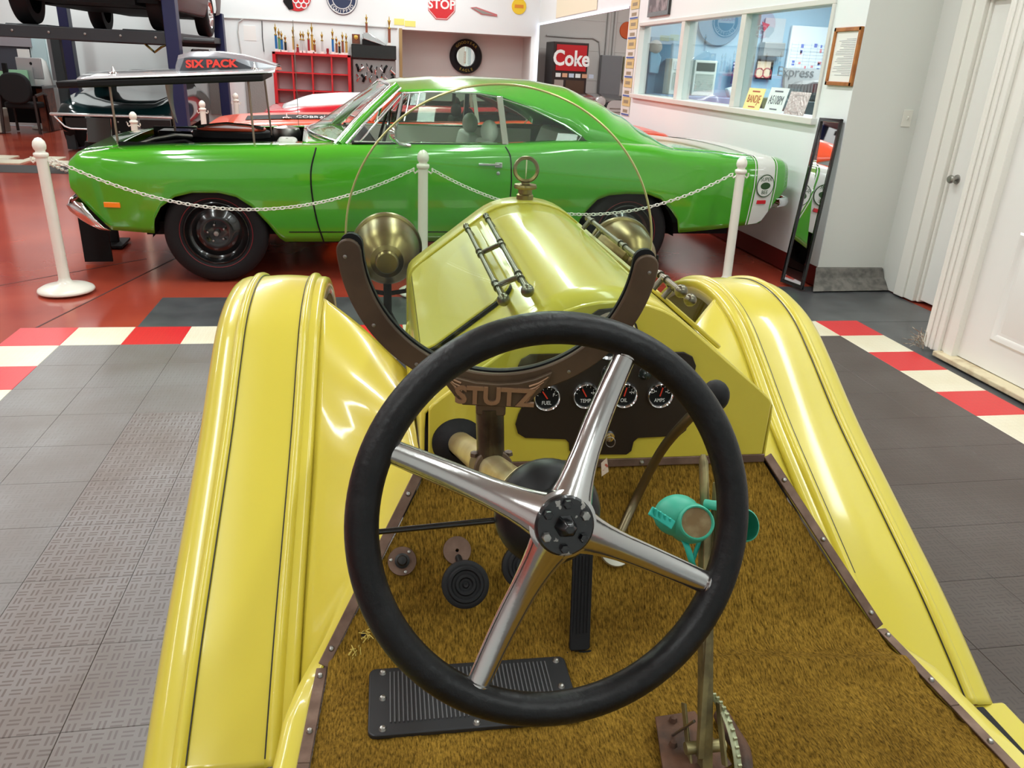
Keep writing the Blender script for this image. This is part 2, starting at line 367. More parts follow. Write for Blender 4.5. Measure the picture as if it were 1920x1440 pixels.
# near right wall: corner post, trim, door 2
cm = M()
cm.bx((DX, -4.4, 2.12), (DX+.14, AY0, CEIL)); cm.bx((DX, -4.4, 0), (DX+.14, 1.9, 2.12)); cm.bx((DX+.14, -4.4, 0), (4.2, AY0-.02, CEIL))
tag(cm.obj('wall_right', white_paint, smooth=0), kind='structure')
tm = M()
tm.bx((DX-.02, 3.86, .03), (AX_+.02, 4.03, 2.10)); tm.bx((DX-.045, 3.90, .02), (DX-.02, 4.035, 2.10)); tm.bx((DX-.055, 3.94, .02), (DX-.045, 3.955, 2.1)); tm.bx((DX-.055, 3.985, .02), (DX-.045, 4.0, 2.1)); tm.bx((DX-.03, 3.80, .02), (DX+.08, 3.87, 2.10)); tm.bx((DX-.045, 1.9, 2.04), (DX+.1, 4.035, 2.14))
tag(tm.obj('trim_2', trim_w, smooth=0, bev=.004), kind='structure')
# rotten, splintered foot of the door trim
random.seed(11)
sp_ = M()
for q in range(46):
    a = V((DX-.05+random.uniform(-.03, .12), 4.03+random.uniform(-.03, .05), random.uniform(0, .05))); b = a+V((random.uniform(-.08, .05), random.uniform(-.06, .1), random.uniform(-.01, .07)))
    sp_.tube([a, (a+b)/2+V((0, 0, random.uniform(0, .02))), b], random.uniform(.001, .003), 5)
tag(sp_.obj('splintered_wood', mat('splinter_wood', (120, 88, 70), .8, var=(60, (190, 178, 160), .4, .6))), 'splintered rotten wood fibres at the foot of the white door trim', 'splinters', kind='stuff')
d2 = tag(empty('door_2'), kind='structure'); tag(d2, 'large white panelled door with scuffed threshold')
lf = M().bx((DX+.01, 1.92, .035), (DX+.055, 3.80, 2.04)).obj('door_leaf', dm, d2, smooth=0)
def sunk(y0, y1, z0, z1):
    f = M(); x = DX+.01
    for a, b, e in ((0, .018, .012), (.018, .05, .006)):
        pass
    rows = []
    for ins, dx in ((0, 0), (.012, -.009), (.03, -.007), (.05, .004), (.075, -.003)):
        rows.append([V((x+dx-.001, y0+ins, z0+ins)), V((x+dx-.001, y1-ins, z0+ins)), V((x+dx-.001, y1-ins, z1-ins)), V((x+dx-.001, y0+ins, z1-ins))])
    f.grid(rows, cv=True); f.add(rows[-1], [(0, 1, 2, 3)]); return f
for (z0, z1) in ((.20, .80), (.95, 1.93)):
    for (y0, y1) in ((2.1, 2.78), (2.93, 3.60)): sunk(y0, y1, z0, z1).obj('door_panel', dm, d2, smooth=25)
M().bx((DX-.075, 1.9, .0), (DX+.1, 3.9, .03)).obj('threshold', mat('cream_threshold', (214, 200, 168), .6, var=(9, (150, 120, 84), .45, .75)), d2, smooth=0, bev=.006)
# light switch on the recess wall
p = ony(1700, 222, AY1)
sw = tag(empty('light_switch', 'white toggle light switch plate on the grey recess wall', 'switch', (p.x, AY1, p.z)), None)
M().box((0, -.004, 0), (.075, .008, .118)).obj('plate', mat('switch_plate', (226, 224, 214), .35), sw, smooth=0, bev=.003)
M().box((0, -.012, .004), (.009, .018, .022), Matrix.Rotation(.5, 3, 'X')).obj('toggle', mat('switch_plate', (0, 0, 0)), sw, smooth=0, bev=.002)
# left, rear and ceiling
tag(M().bx((-11.1, -4.5, 0), (-11, 20.5, CEIL)).obj('wall_left', white_paint, smooth=0), kind='structure')
tag(M().bx((-11, -4.6, 0), (8.5, -4.5, CEIL)).obj('wall_rear', white_paint, smooth=0), kind='structure')
ceil_ = tag(M().bx((-11, -4.5, CEIL), (8.5, 20.5, CEIL+.1)).obj('ceiling', mat('ceiling_white', (226, 226, 222), .8), smooth=0), kind='structure')
fm = mat('fixture_white', (235, 235, 235), .5)
for lx, ly, pw in LIGHTS:
    M().bx((-.16, -1.2, -.09), (.16, 1.2, 0)).obj('light_housing', fm, ceil_, smooth=0, loc=(lx, ly, CEIL))
# ================================================================ YELLOW ROADSTER (own frame: u right, v forward, w up)
YC = Frame((.39, 0, 0), R(-1))
car = empty('yellow_roadster', 'yellow vintage roadster with black steering wheel and round monocle windshield, in the foreground', 'car', (.39, 0, 0), R(-1))
FP = crom([(2.76, .36), (2.72, .55), (2.62, .72), (2.47, .835), (2.31, .89), (2.18, .905), (2.06, .893), (1.95, .86), (1.84, .80), (1.65, .685), (1.39, .552), (1.24, .475), (1.12, .405), (1.035, .352)], 90)
def fpw(v):
    for (a, b), (c, d) in zip(FP, FP[1:]):
        if c <= v <= a: return b+(d-b)*(a-v)/(a-c)
    return FP[-1][1] if v < FP[-1][0] else FP[0][1]
FN = []
for i in range(len(FP)):
    a, b = FP[max(i-1, 0)], FP[min(i+1, len(FP)-1)]; t = V((b[0]-a[0], b[1]-a[1])).normalized(); FN.append((t.y, -t.x) if -t.x > 0 else (-t.y, t.x))
FSEC = [(.562, -.05), (.562, -.012), (.566, -.003), (.575, 0), (.588, 0), (.591, .005), (.596, .010), (.602, .011), (.607, .009), (.611, .004), (.614, 0), (.65, .003), (.68, .004), (.71, .003), (.742, 0), (.745, .004), (.749, .009), (.754, .011), (.760, .010), (.765, .005), (.768, 0), (.785, -.001), (.80, -.006), (.813, -.016), (.823, -.032), (.829, -.055), (.831, -.09)]
def fpt(i, u, h, s): return V((u*s, FP[i][0]+FN[i][0]*h, FP[i][1]+FN[i][1]*h))
pin = mat('black_pinstripe', (16, 14, 12), .4)
for s in (-1, 1):
    fd = M().grid([[fpt(i, u, h, s) for u, h in FSEC] for i in range(len(FP))]).obj('fender', yellow, car, smooth=50, solid=.004)
    for u in (.6125, .7435):
        lo = 84 if u < .7 and s > 0 else 90
        lo = 74 if (u < .7 and s > 0) else 89
        M().tube([fpt(i, u, .0022, s) for i in range(14, lo)], .0017, 6).obj('pinstripe', pin, fd)
# aprons between fender and body
BL = [(.345, 1.86, .765), (.342, 1.70, .78), (.339, 1.5, .797), (.338, 1.38, .805), (.338, 1.262, .81), (.37, 1.20, .752), (.415, 1.15, .684), (.46, 1.10, .614), (.508, 1.045, .548), (.516, .9, .546), (.53, .7, .546), (.545, .3, .546), (.55, -.3, .546)]
AL = [(.563, 2.10, fpw(2.10)-.014), (.563, 2.0, fpw(2.0)-.014), (.563, 1.90, fpw(1.90)-.014), (.563, 1.78, fpw(1.78)-.014), (.563, 1.62, fpw(1.62)-.014), (.563, 1.45, fpw(1.45)-.014), (.563, 1.28, fpw(1.28)-.014), (.563, 1.12, fpw(1.12)-.014), (.563, 1.0, .345), (.57, .7, .345), (.575, .3, .345), (.58, -.3, .345)]
AB, AA = crom(BL, 60), crom(AL, 60)
for s in (-1, 1):
    rows = []
    for a, b in zip(AA, AB):
        a, b = V(a), V(b); row = []
        d = max(0, min(1, (b.y-.95)/.35))          # 1 beside the hood, 0 beside the cockpit
        for k in range(15):
            t = k/14
            p = b.lerp(a, t)
            # beside the cockpit: a flat ledge, then a nearly upright side; beside the hood: a concave sweep
            led = b+V((.046, 0, .004))
            q = b.lerp(led, t/.25) if t < .25 else led.lerp(a, ((t-.25)/.75)); 
            c = p-V((0, 0, .05*math.sin(math.pi*t)*max(-.25, min(1, (1.72-b.y)/.35))))
            p = q.lerp(c, d); row.append(V((p.x*s, p.y, p.z)))
        rows.append(row)
    M().grid(rows).obj('body_apron', yellow, car, smooth=60, solid=.003)
# running boards
for s in (-1, 1):
    rb = M().bx((s*.575, -.6, .325), (s*.835, 1.045, .345)).obj('running_board', yellow, car, smooth=0, bev=.006)
    mm = M().bx((s*.615, -.55, .3455), (s*.775, 1.03, .353))
    mm.obj('rubber_tread', black_rubber, rb, smooth=0, bev=.003)
# hood section
HS = [(0, 1.140), (.03, 1.1385), (.06, 1.133), (.088, 1.1235), (.11, 1.112), (.128, 1.0995), (.17, 1.067), (.22, 1.0275), (.27, .9885), (.300, .965), (.316, .951), (.325, .938), (.330, .92), (.332, .89), (.333, .80), (.334, .62)]
def hsec(v, g=0):
    out = []
    for u, w in HS:
        lift = (v-1.25)/.95*.012-.012 if w > .93 else 0
        out.append((u+g*.6, w+lift+g))
    return [(-u, w) for u, w in out[::-1]][:-1]+out
M().grid([[V((u, v, w)) for u, w in hsec(v)] for v in (1.256, 1.35, 1.47, 1.6, 1.75, 1.9, 2.05, 2.17)]).obj('hood', yellow, car, smooth=35, solid=.004)
rad = M().grid([[V((u, v, w)) for u, w in hsec(2.17, g)] for v, g in ((2.165, .000), (2.168, .004), (2.178, .005), (2.255, .005), (2.265, .001))]).obj('radiator_shell', yellow, car, smooth=35, solid=.006)
core = hsec(2.17, -.01); M().prism(core+[(.3, .5), (-.3, .5)], (0, 2.25, 0), X3, Z3, -.01, .01).obj('radiator_core', black_matte, car, smooth=0)
# hood side panels, seam, hinge, louvres, tube handles
tf = V((-.205, 0, -.160)).normalized()
for s in (-1, 1):
    t_ = V((tf.x*-s, 0, tf.z)); n_ = V((s*.615, 0, .788)); o_ = V((s*.128, 1.49, 1.0975))
    def panel(x0, x1, y0, y1, r, n=6):
        w, h = x1-x0, y1-y0; return [(x0+w/2+a, y0+h/2+b) for a, b in rrect(w, h, r, n)]
    sgn = 1 if s > 0 else -1
    d_ = (lambda a, b: (a, b)) if (Y3.cross(t_)).dot(n_) > 0 else (lambda a, b: (-b, -a))
    if s < 0: M().prism(panel(-.027, .652, .0205, .248, .046), o_, Y3, t_, *d_(-.004, .0022)).obj('hood_seam', black_matte, car, smooth=30)
    hp = M().prism(panel(-.018, .648, .020, .246, .045), o_, Y3, t_, *d_(-.004, .0062)).obj('hood_panel', yellow, car, smooth=30, bev=.003)
    M().prism(panel(.02, .62, .003, .011, .003), o_, Y3, t_, *d_(0, .006)).obj('hinge_strip', mat('pale_hinge', (226, 222, 170), .25, .3), hp, smooth=30)
    for k in range(9):
        v = 1.56+k*.062
        M().sphere((s*.334, v, .76), 1, 10, (.012, .012, .075)).obj('louvre', yellow, car)
hm_ = mat('dull_nickel', (120, 116, 100), .28, 1)
def rodpt(x, y, h=.030):
    n = V((-.615, 0, .788)); return YC.pl(x, y, V((-.2, 1.7, 1.043))+n*h, n)
for s in (-1, 1):
    mir = lambda p: V((p.x*(-s), p.y, p.z))
    g = empty('hood_handle'); g.parent = car
    A0, A1, B0, B1 = [mir(rodpt(*q)) for q in ((874, 424), (944, 562), (911, 405), (989, 545))]
    for a, b in ((A0, A1), (B0, B1)):
        m_ = M().tube([a, b], .0055, 12); m_.sphere(a, .0085, 12); m_.sphere(b, .0125, 14)
        dn = V((s*.615, 0, .788))*-.03; q = b.lerp(a, .14); m_.tube([q, q+dn*1.0], .006, 10); q = b.lerp(a, .96); m_.tube([q, q+dn], .006, 10)
        for t in (.12, .17, .52, .57, .93): q = b.lerp(a, t); m_.tube([q-(b-a).normalized()*.006, q+(b-a).normalized()*.006], .008, 12)
        m_.obj('rod', hm_, g)
    for t in (.14, .54):
        M().tube([A1.lerp(A0, t), B1.lerp(B0, t)], .0058, 10).obj('cross_bar', hm_, g)
# radiator cap with temperature gauge
mm_ = empty('radiator_cap'); mm_.parent = car
cb = V((0, 2.215, 1.138))
M().lathe([(0, -.01), (.024, -.01), (.024, .018), (.020, .022), (.020, .034), (.031, .036), (.033, .041), (.031, .047), (.012, .049), (.011, .056), (0, .056)], cb, Z3, 28).obj('filler_neck', brass, mm_)
gcx = cb+V((0, 0, .088)); ga = V((-.16, -.97, .2)).normalized()
M().lathe([(.027, -.007), (.034, -.009), (.037, -.003), (.037, .003), (.034, .009), (.027, .007), (.027, -.007)], gcx, ga, 36).obj('gauge_ring', brass, mm_)
M().lathe([(0, -.001), (.028, -.001), (.028, .001), (0, .001)], gcx, ga, 30).obj('gauge_glass', glass('pale_glass', (226, 236, 214)), mm_)
M().bar(gcx+V((0, 0, -.026)), gcx+V((0, 0, .026)), .006, .003).obj('thermometer', mat('bone', (222, 220, 196), .5), mm_, smooth=0)
# headlamps
for s in (-1, 1):
    hl = empty('headlamp'); hl.parent = car; hc = V((s*.39, 2.46, .93))
    M().lathe([(0, -.148), (.030, -.147), (.034, -.140), (.036, -.128), (.050, -.122), (.056, -.110), (.074, -.09), (.090, -.05), (.099, .0), (.105, .055), (.112, .058), (.114, .070), (.110, .084), (.104, .086)], hc, Y3, 44).obj('bucket', brass, hl, smooth=30)
    M().lathe([(0, .09), (.06, .086), (.104, .078)], hc, Y3, 36).obj('lens', glass('lamp_glass', (230, 232, 225), 2), hl)
    M().tube([hc+V((0, 0, -.09)), hc+V((0, 0, -.2)), hc+V((-s*.06, .0, -.32)), hc+V((-s*.13, 0, -.36))], .014, 10).obj('bracket', black_matte, hl)
    M().tube([hc+V((s*.108, 0, -.0)), hc+V((s*.112, -.01, -.06)), hc+V((s*.06, 0, -.125)), hc+V((0, 0, -.135)), hc+V((-s*.06, 0, -.125)), hc+V((-s*.112, -.01, -.06)), hc+V((-s*.108, 0, 0))], .008, 8).obj('fork', black_matte, hl)
# front wheels, frame rails and axle under the fenders
for s in (-1, 1):
    wl = empty('front_wheel'); wl.parent = car; wc = V((s*.69, 2.18, .40))
    M().lathe([(.27, -.05), (.33, -.06), (.375, -.052), (.388, -.03), (.390, 0), (.388, .03), (.375, .052), (.33, .06), (.27, .05)], wc, X3, 44).obj('tyre', black_rubber, wl)
    M().lathe([(.0, -.04), (.05, -.045), (.06, -.02), (.06, .02), (.05, .045), (0, .04)], wc, X3, 20).obj('hub', black_matte, wl)
    for k in range(12):
        a = 2*math.pi*k/12; M().tube([wc+V((0, .05*math.cos(a), .05*math.sin(a))), wc+V((0, .275*math.cos(a), .275*math.sin(a)))], .011, 8).obj('spoke', mat('wood_spoke', (190, 160, 60), .4), wl)
for s in (-1, 1): M().bx((s*.30, -.6, .42), (s*.36, 2.75, .52)).obj('frame_rail', black_matte, car, smooth=0)
M().tube([(-.66, 2.18, .38), (-.4, 2.18, .33), (.4, 2.18, .33), (.66, 2.18, .38)], .028, 10).obj('front_axle', black_matte, car)
M().bx((-.30, 1.3, .45), (.30, 2.2, .86)).obj('engine_block', black_matte, car, smooth=0, bev=.02)
rw = M()
for s in (-1, 1): rw.lathe([(0.02, -.06), (.33, -.06), (.375, -.052), (.39, 0), (.375, .052), (.33, .06), (.02, .06)], (s*.69, -.95, .40), X3, 36)
# dash
DV = 1.252
dsec = [(u, w-.001) for u, w in hsec(1.25, .0)]
dsec = [p for p in dsec if p[1] > .93]; dsec = [(-.322, .806)]+[(-.322, .93)]+dsec+[(.322, .93)]+[(.322, .806)]
M().prism(dsec, (0, DV, 0), X3, Z3, -.006, .006).obj('dash_panel', yellow, car, smooth=20, bev=.003)
DF = DV-.007
dp = lambda x, y: (lambda q: (q.x, q.z))(YC.v(x, y, DF))
gp = [dp(640+x/2.323, 560+y/2.323) for x, y in ((757, 545), (770, 500), (800, 440), (800, 380), (770, 340), (765, 300), (782, 262), (822, 240), (990, 236), (1025, 210), (1050, 130), (1075, 75), (1120, 45), (1185, 38), (1250, 60), (1285, 110), (1300, 170), (1330, 220), (1380, 230), (1490, 230), (1528, 250), (1543, 290), (1536, 325), (1500, 355), (1490, 400), (1500, 450), (1512, 520), (1500, 570), (1470, 595), (1290, 604), (1272, 620), (1262, 660), (1240, 676), (1015, 676), (992, 660), (990, 625), (975, 610), (800, 604), (768, 585))]
gpm = mat('dark_brown_panel', (46, 38, 33), .38, .3)
gauge_panel = M().prism(gp, (0, DF, 0), X3, Z3, 0, .004).obj('gauge_panel', gpm, car, smooth=30, bev=.0015)
GF = DF-.0045
red_needle = mat('red_needle', (220, 60, 40), .4)
def dial(x, y, r, word, ang, marks=(), rim=chrome):
    c = YC.v(x, y, GF); g = empty('gauge'); g.parent = car; n = -Y3
    M().lathe([(r*.80, .001), (r*.83, .006), (r*.93, .0085), (r, .006), (r*1.03, 0)], c, n, 36).obj('bezel', rim, g)
    M().lathe([(0, .0015), (r*.85, .0015)], c, n, 32).obj('dial_face', black_matte, g)
    if word: text('lettering', word, c+V((0, -.0022, -r*.42)), X3, Z3, r*.42, lettering_white, g, .0002, sx=.8)
    d = V((math.sin(ang), 0, math.cos(ang))); M().bar(c+V((0, -.003, 0))-d*r*.08, c+V((0, -.003, 0))+d*r*.62, r*.09, .001, Y3).obj('needle', red_needle, g, smooth=0)
    for mx, mz, ch in marks: text('lettering', ch, c+V((mx*r, -.0022, mz*r)), X3, Z3, r*.38, lettering_white, g, .0002)
    tk = M()
    for k in range(7):
        a = R(-75+25*k); e = V((math.sin(a), 0, math.cos(a))); tk.bar(c+V((0, -.0022, 0))+e*r*.66, c+V((0, -.0022, 0))+e*r*.76, r*.03, .0004, Y3)
    tk.obj('tick_marks', lettering_white, g, smooth=0)
    return g
dial(1025, 745, .0245, 'FUEL', -.6, ((.5, .2, 'F'),))
dial(1098, 741, .0245, 'TEMP', -.52, ((.56, .2, '•H'),))
dial(1170, 740, .0245, 'OIL', .2, ((.56, .2, '•H'),))
dial(1237, 740, .0245, 'AMPS', .22, ((.56, .25, '•C'), (-.5, .3, 'D•')))
dial(1146, 630, .044, None, -.9)
for x, y in ((998, 706), (1141, 697), (1210, 700)):
    c = YC.v(x, y, GF); M().lathe([(0, .014), (.006, .013), (.0095, .008), (.011, .002), (.013, 0)], c, -Y3, 24).obj('dash_knob', mat('green_black_knob', (24, 34, 32), .25, coat=.5), car)
# ignition key and paper tag
kc = YC.v(1142, 818, GF); M().lathe([(0, .006), (.009, .005), (.011, 0)], kc, -Y3, 20).obj('ignition_lock', chrome, car)
M().tube([kc+V((0, -.012, 0))+V((.008*math.cos(a), -.003*math.cos(a), .010*math.sin(a)-.006)) for a in [2*math.pi*k/16 for k in range(16)]], .0008, 6, closed=True).obj('key_ring', steel, car)
tg = [YC.v(x, y, DF-.03) for x, y in ((1127, 868), (1138, 858), (1141, 884), (1128, 893))]
M().add(tg+[p+V((0, -.0008, 0)) for p in tg], [(0, 1, 2, 3), (7, 6, 5, 4), (0, 4, 5, 1), (1, 5, 6, 2), (2, 6, 7, 3), (3, 7, 4, 0)]).obj('paper_tag', mat('tag_paper', (232, 214, 196), .7, var=(120, (190, 90, 70), .55, .62)), car, smooth=0)
# ---- cockpit floor: toe board, carpet, trims
carpet_m = bpy.data.materials.new('brown_carpet'); carpet_m.use_nodes = True
_nt = carpet_m.node_tree; _b = _nt.nodes['Principled BSDF']; _L = _nt.links.new
_tc = _nt.nodes.new('ShaderNodeTexCoord'); _mp = _nt.nodes.new('ShaderNodeMapping'); _mp.inputs['Scale'].default_value = (230, 60, 60); _L(_tc.outputs['Object'], _mp.inputs[0])
_n1 = _nt.nodes.new('ShaderNodeTexNoise'); _n1.inputs['Scale'].default_value = 1.6; _n1.inputs['Detail'].default_value = 5; _n1.inputs['Roughness'].default_value = .7; _L(_mp.outputs[0], _n1.inputs['Vector'])
_n2 = _nt.nodes.new('ShaderNodeTexNoise'); _n2.inputs['Scale'].default_value = 7; _n2.inputs['Detail'].default_value = 4; _L(_tc.outputs['Object'], _n2.inputs['Vector'])
_r1 = _nt.nodes.new('ShaderNodeValToRGB'); _e = _r1.color_ramp.elements; _e[0].position = .33; _e[0].color = lin((74, 55, 15)); _e[1].position = .68; _e[1].color = lin((192, 151, 62)); _L(_n1.outputs['Fac'], _r1.inputs['Fac'])
_r2 = _nt.nodes.new('ShaderNodeValToRGB'); _e = _r2.color_ramp.elements; _e[0].position = .35; _e[0].color = (.72, .68, .6, 1); _e[1].position = .7; _e[1].color = (1.1, 1.08, 1, 1); _L(_n2.outputs['Fac'], _r2.inputs['Fac'])
_mx = _nt.nodes.new('ShaderNodeMixRGB'); _mx.blend_type = 'MULTIPLY'; _mx.inputs[0].default_value = 1; _L(_r1.outputs[0], _mx.inputs[1]); _L(_r2.outputs[0], _mx.inputs[2]); _L(_mx.outputs[0], _b.inputs['Base Color'])
_bp = _nt.nodes.new('ShaderNodeBump'); _bp.inputs['Strength'].default_value = 1; _bp.inputs['Distance'].default_value = .006; _L(_n1.outputs['Fac'], _bp.inputs['Height']); _L(_bp.outputs[0], _b.inputs['Normal'])
_b.inputs['Roughness'].default_value = .95; _b.inputs['Specular IOR Level'].default_value = .1; _b.inputs['Sheen Weight'].default_value = .0
def edge_u(v): return interp([(-.3, .545), (.3, .538), (.7, .525), (1.045, .500), (1.25, .327)], v)
def floor_w(v):
    if v >= 1.07: return .55+(v-1.045)*1.268
    if v <= 1.0: return .55
    t = (v-1.0)/.07; return .55+.0317*t*t
rows = []
nv, nu = 190, 170
for i in range(nv):
    v = -.3+(1.247+.3)*i/(nv-1)
    if True:
        row = []
        for j in range(nu):
            u = (-1+2*j/(nu-1))*(edge_u(v)-.004)
            q = V((u*55, v*55, 3.1)); h = .004*noise.noise(q)+.003*noise.noise(q*2.7)+.008*noise.noise(V((u*4, v*4, .3)))
            h += .018*math.exp(-((v-(.985-.10*(u-.15)))/.028)**2)*max(0, min(1, (u-.05)/.15))     # the fold right of the lever
            h *= 1 if v < 1.2 else .5
            row.append(V((u, v-h*.5*(v > 1.05), floor_w(v)+h)))
        rows.append(row)
M().grid(rows).obj('carpet', carpet_m, car, smooth=180)
M().add([(-.322, 1.25, .77), (.322, 1.25, .77), (.498, 1.045, .51), (-.498, 1.045, .51), (-.55, -.3, .51), (.55, -.3, .51)], [(0, 1, 2, 3), (3, 2, 5, 4)]).obj('floor_board', black_matte, car, smooth=0)
trim_m = mat('brown_metal_trim', (96, 74, 62), .42, .6, var=(30, (122, 98, 84), .4, .7))
def strip(pts, w, h, nm='trim_strip', screws=(), nrm=Z3):
    m_ = M()
    for a, b in zip(pts, pts[1:]): m_.bar(a, b, w, h, nrm)
    o = m_.obj(nm, trim_m, car, smooth=0, bev=.0015)
    for t in screws:
        L_ = [V(p) for p in pts]; seg = min(int(t), len(L_)-2); p = L_[seg].lerp(L_[seg+1], t-seg)
        M().lathe([(0, .0045), (.003, .004), (.0045, .002), (.005, 0)], p+nrm*(h/2), nrm, 12).obj('screw', steel, o)
    return o
tn = V((0, -.785, .619))
for s in (-1, 1):
    strip([V((s*.333, 1.247, .818)), V((s*.505, 1.043, .560))], .018, .004, screws=(.15, .5, .92), nrm=tn)
    strip([V((s*.507, 1.04, .557)), V((s*.519, .85, .557)), V((s*.533, .6, .557)), V((s*.55, .1, .557))], .018, .004, screws=(.1, .7, 1.3))
strip([V((-.325, 1.243, .815)), V((.325, 1.243, .815))], .016, .004, screws=(.12, .42, .62, .85), nrm=V((0, -1, .2)).normalized())
toe = lambda x, y, h=.006: YC.pl(x, y, V((0, 1.25, .81))+tn*h, tn)
flr = lambda x, y, h=.006: YC.w(x, y, .55+h)
tx, ty = X3, V((0, .619, .785))          # axes of the toe board
# foot switch
fs = empty('foot_switch'); fs.parent = car; c = toe(754, 1052)
M().lathe([(0, .002), (.0245, .002), (.025, 0), (.025, -.004)], c, tn, 32).obj('plate', trim_m, fs)
M().lathe([(0, .024), (.007, .023), (.009, .018), (.009, .012), (.013, .010), (.013, .002)], c, tn, 24).obj('button', mat('dull_steel', (0, 0, 0)), fs)
for a in (.9, 3.0, 5.0): M().lathe([(0, .0045), (.0025, .004), (.003, .002)], c+(tx*math.cos(a)+ty*math.sin(a))*.0195, tn, 10).obj('screw', steel, fs)
# clutch and brake pedals: round ribbed rubber pads on stems
def pedal(px_plate, px_pad, lift, r=.0315, K=1.27):
    g = empty('foot_pedal'); g.parent = car; c = toe(*px_plate); q = YC.pl(*px_pad, V((0, 1.25, .81))+tn*lift, tn)
    M().lathe([(.003, .003), (.0245, .003), (.025, 0), (.025, -.004)], c, tn, 32).obj('plate', trim_m, g)
    M().tube([c-tn*.02, c.lerp(q, .5)+tn*.006, q], .006, 12).obj('stem', mat('dull_steel', (110, 104, 98), .4, .8), g)
    d = V((.02, -.86, .5)).normalized()
    M().lathe([(a_*K, b_) for a_, b_ in [(0, .006), (.003, .007), (.005, .0035), (.008, .0035), (.010, .007), (.013, .007), (.015, .0035), (.018, .0035), (.020, .007), (.023, .007), (.025, .0035), (.0275, .004), (r, .001), (r, -.012), (r*.8, -.016), (0, -.016)]], q, d, 44).obj('pad', black_rubber, g, smooth=50)
pedal((857, 1032), (873, 1096), .055)
pedal((985, 1020), (985, 1062), .05)
# accelerator: long ribbed rubber pedal
ac = empty('accelerator_pedal'); ac.parent = car
a0, a1 = toe(1085, 1218, .012), toe(1092, 1030, .05); ad = (a1-a0).normalized(); an = ad.cross(X3).normalized()*-1
if an.dot(tn) < 0: an = -an
L_ = (a1-a0).length
M().prism([(x, y+L_/2) for x, y in rrect(.036, L_, .006)], a0, X3, ad, *((0, .008) if X3.cross(ad).dot(an) > 0 else (-.008, 0))).obj('pad', black_rubber, ac, smooth=30, bev=.002)
rb_ = M()
for k in range(5): rb_.bar(a0+X3*(-.012+.006*k)+ad*.03+an*.0085, a1+X3*(-.012+.006*k)-ad*.01+an*.0085, .0022, .003, an)
rb_.obj('ribs', black_rubber, ac, smooth=0)
hb_ = toe(1087, 1232, .006); M().box(hb_, (.05, .022, .006), Matrix((X3, ad, an)).transposed()).obj('hinge_plate', black_matte, ac, smooth=0, bev=.002)
for dx in (-.012, .012): M().lathe([(0, .003), (.004, .002), (.005, 0)], hb_+X3*dx+an*.003, an, 12).obj('screw', bronze, ac)
# ribbed black floor plate
fpl = empty('floor_plate'); fpl.parent = car
P0, P1, P3 = flr(704, 1258, .006), flr(1046, 1234, .006), flr(704, 1384, .006)
fu = P1-P0; fv = P3-P0; W_, H_ = fu.length, fv.length; fu.normalize(); fv = (fv-fu*fv.dot(fu)).normalized()
oc = P0+fu*W_/2+fv*H_/2
sg = (lambda a, b: (a, b)) if fu.cross(fv).z > 0 else (lambda a, b: (-b, -a))
M().prism(rrect(W_+.02, H_, .012), oc, fu, fv, *sg(-.004, .005)).obj('plate', mat('black_plate', (34, 35, 38), .4), fpl, smooth=30, bev=.002)
rbs = M(); n_r = 40
for k in range(n_r): 
    x = -W_/2+.024+(W_-.05)*k/(n_r-1); rbs.bar(oc+fu*x-fv*(H_/2-.012)+Z3*.0055, oc+fu*x+fv*(H_/2-.022)+Z3*.0055, .0022, .003)
rbs.obj('ribs', mat('grey_rib', (84, 84, 86), .4), fpl, smooth=0)
for x, y in ((-.46, .42), (0, .44), (-.46, -.02), (-.46, -.42), (.48, -.42), (.47, .0), (.3, .45)): 
    M().lathe([(0, .005), (.004, .004), (.0055, .001), (.006, 0)], oc+fu*x*W_+fv*y*H_+Z3*.005, Z3, 14).obj('screw', steel, fpl)
# torn hole in the carpet at the left with frayed yellow threads
random.seed(3); hc_ = toe(682, 1190, .006)
M().lathe([(0, .002), (.0045, .002)], hc_, tn, 14).obj('carpet_hole', black_matte, car)
fr_ = M()
for k in range(26):
    a = random.uniform(0, 6.28); r0 = random.uniform(.004, .008); b = hc_+(tx*math.cos(a)+ty*math.sin(a))*r0+tn*.003
    if k > 15: b = toe(random.uniform(652, 676), random.uniform(1200, 1226), .006)
    e = b+tx*random.uniform(-.01, .01)+ty*random.uniform(-.012, .006)+tn*random.uniform(.001, .006)
    fr_.tube([b, b.lerp(e, .5)+tn*.003, e], .0009, 5)
fr_.obj('frayed_threads', mat('yellow_thread', (196, 172, 84), .8), car)
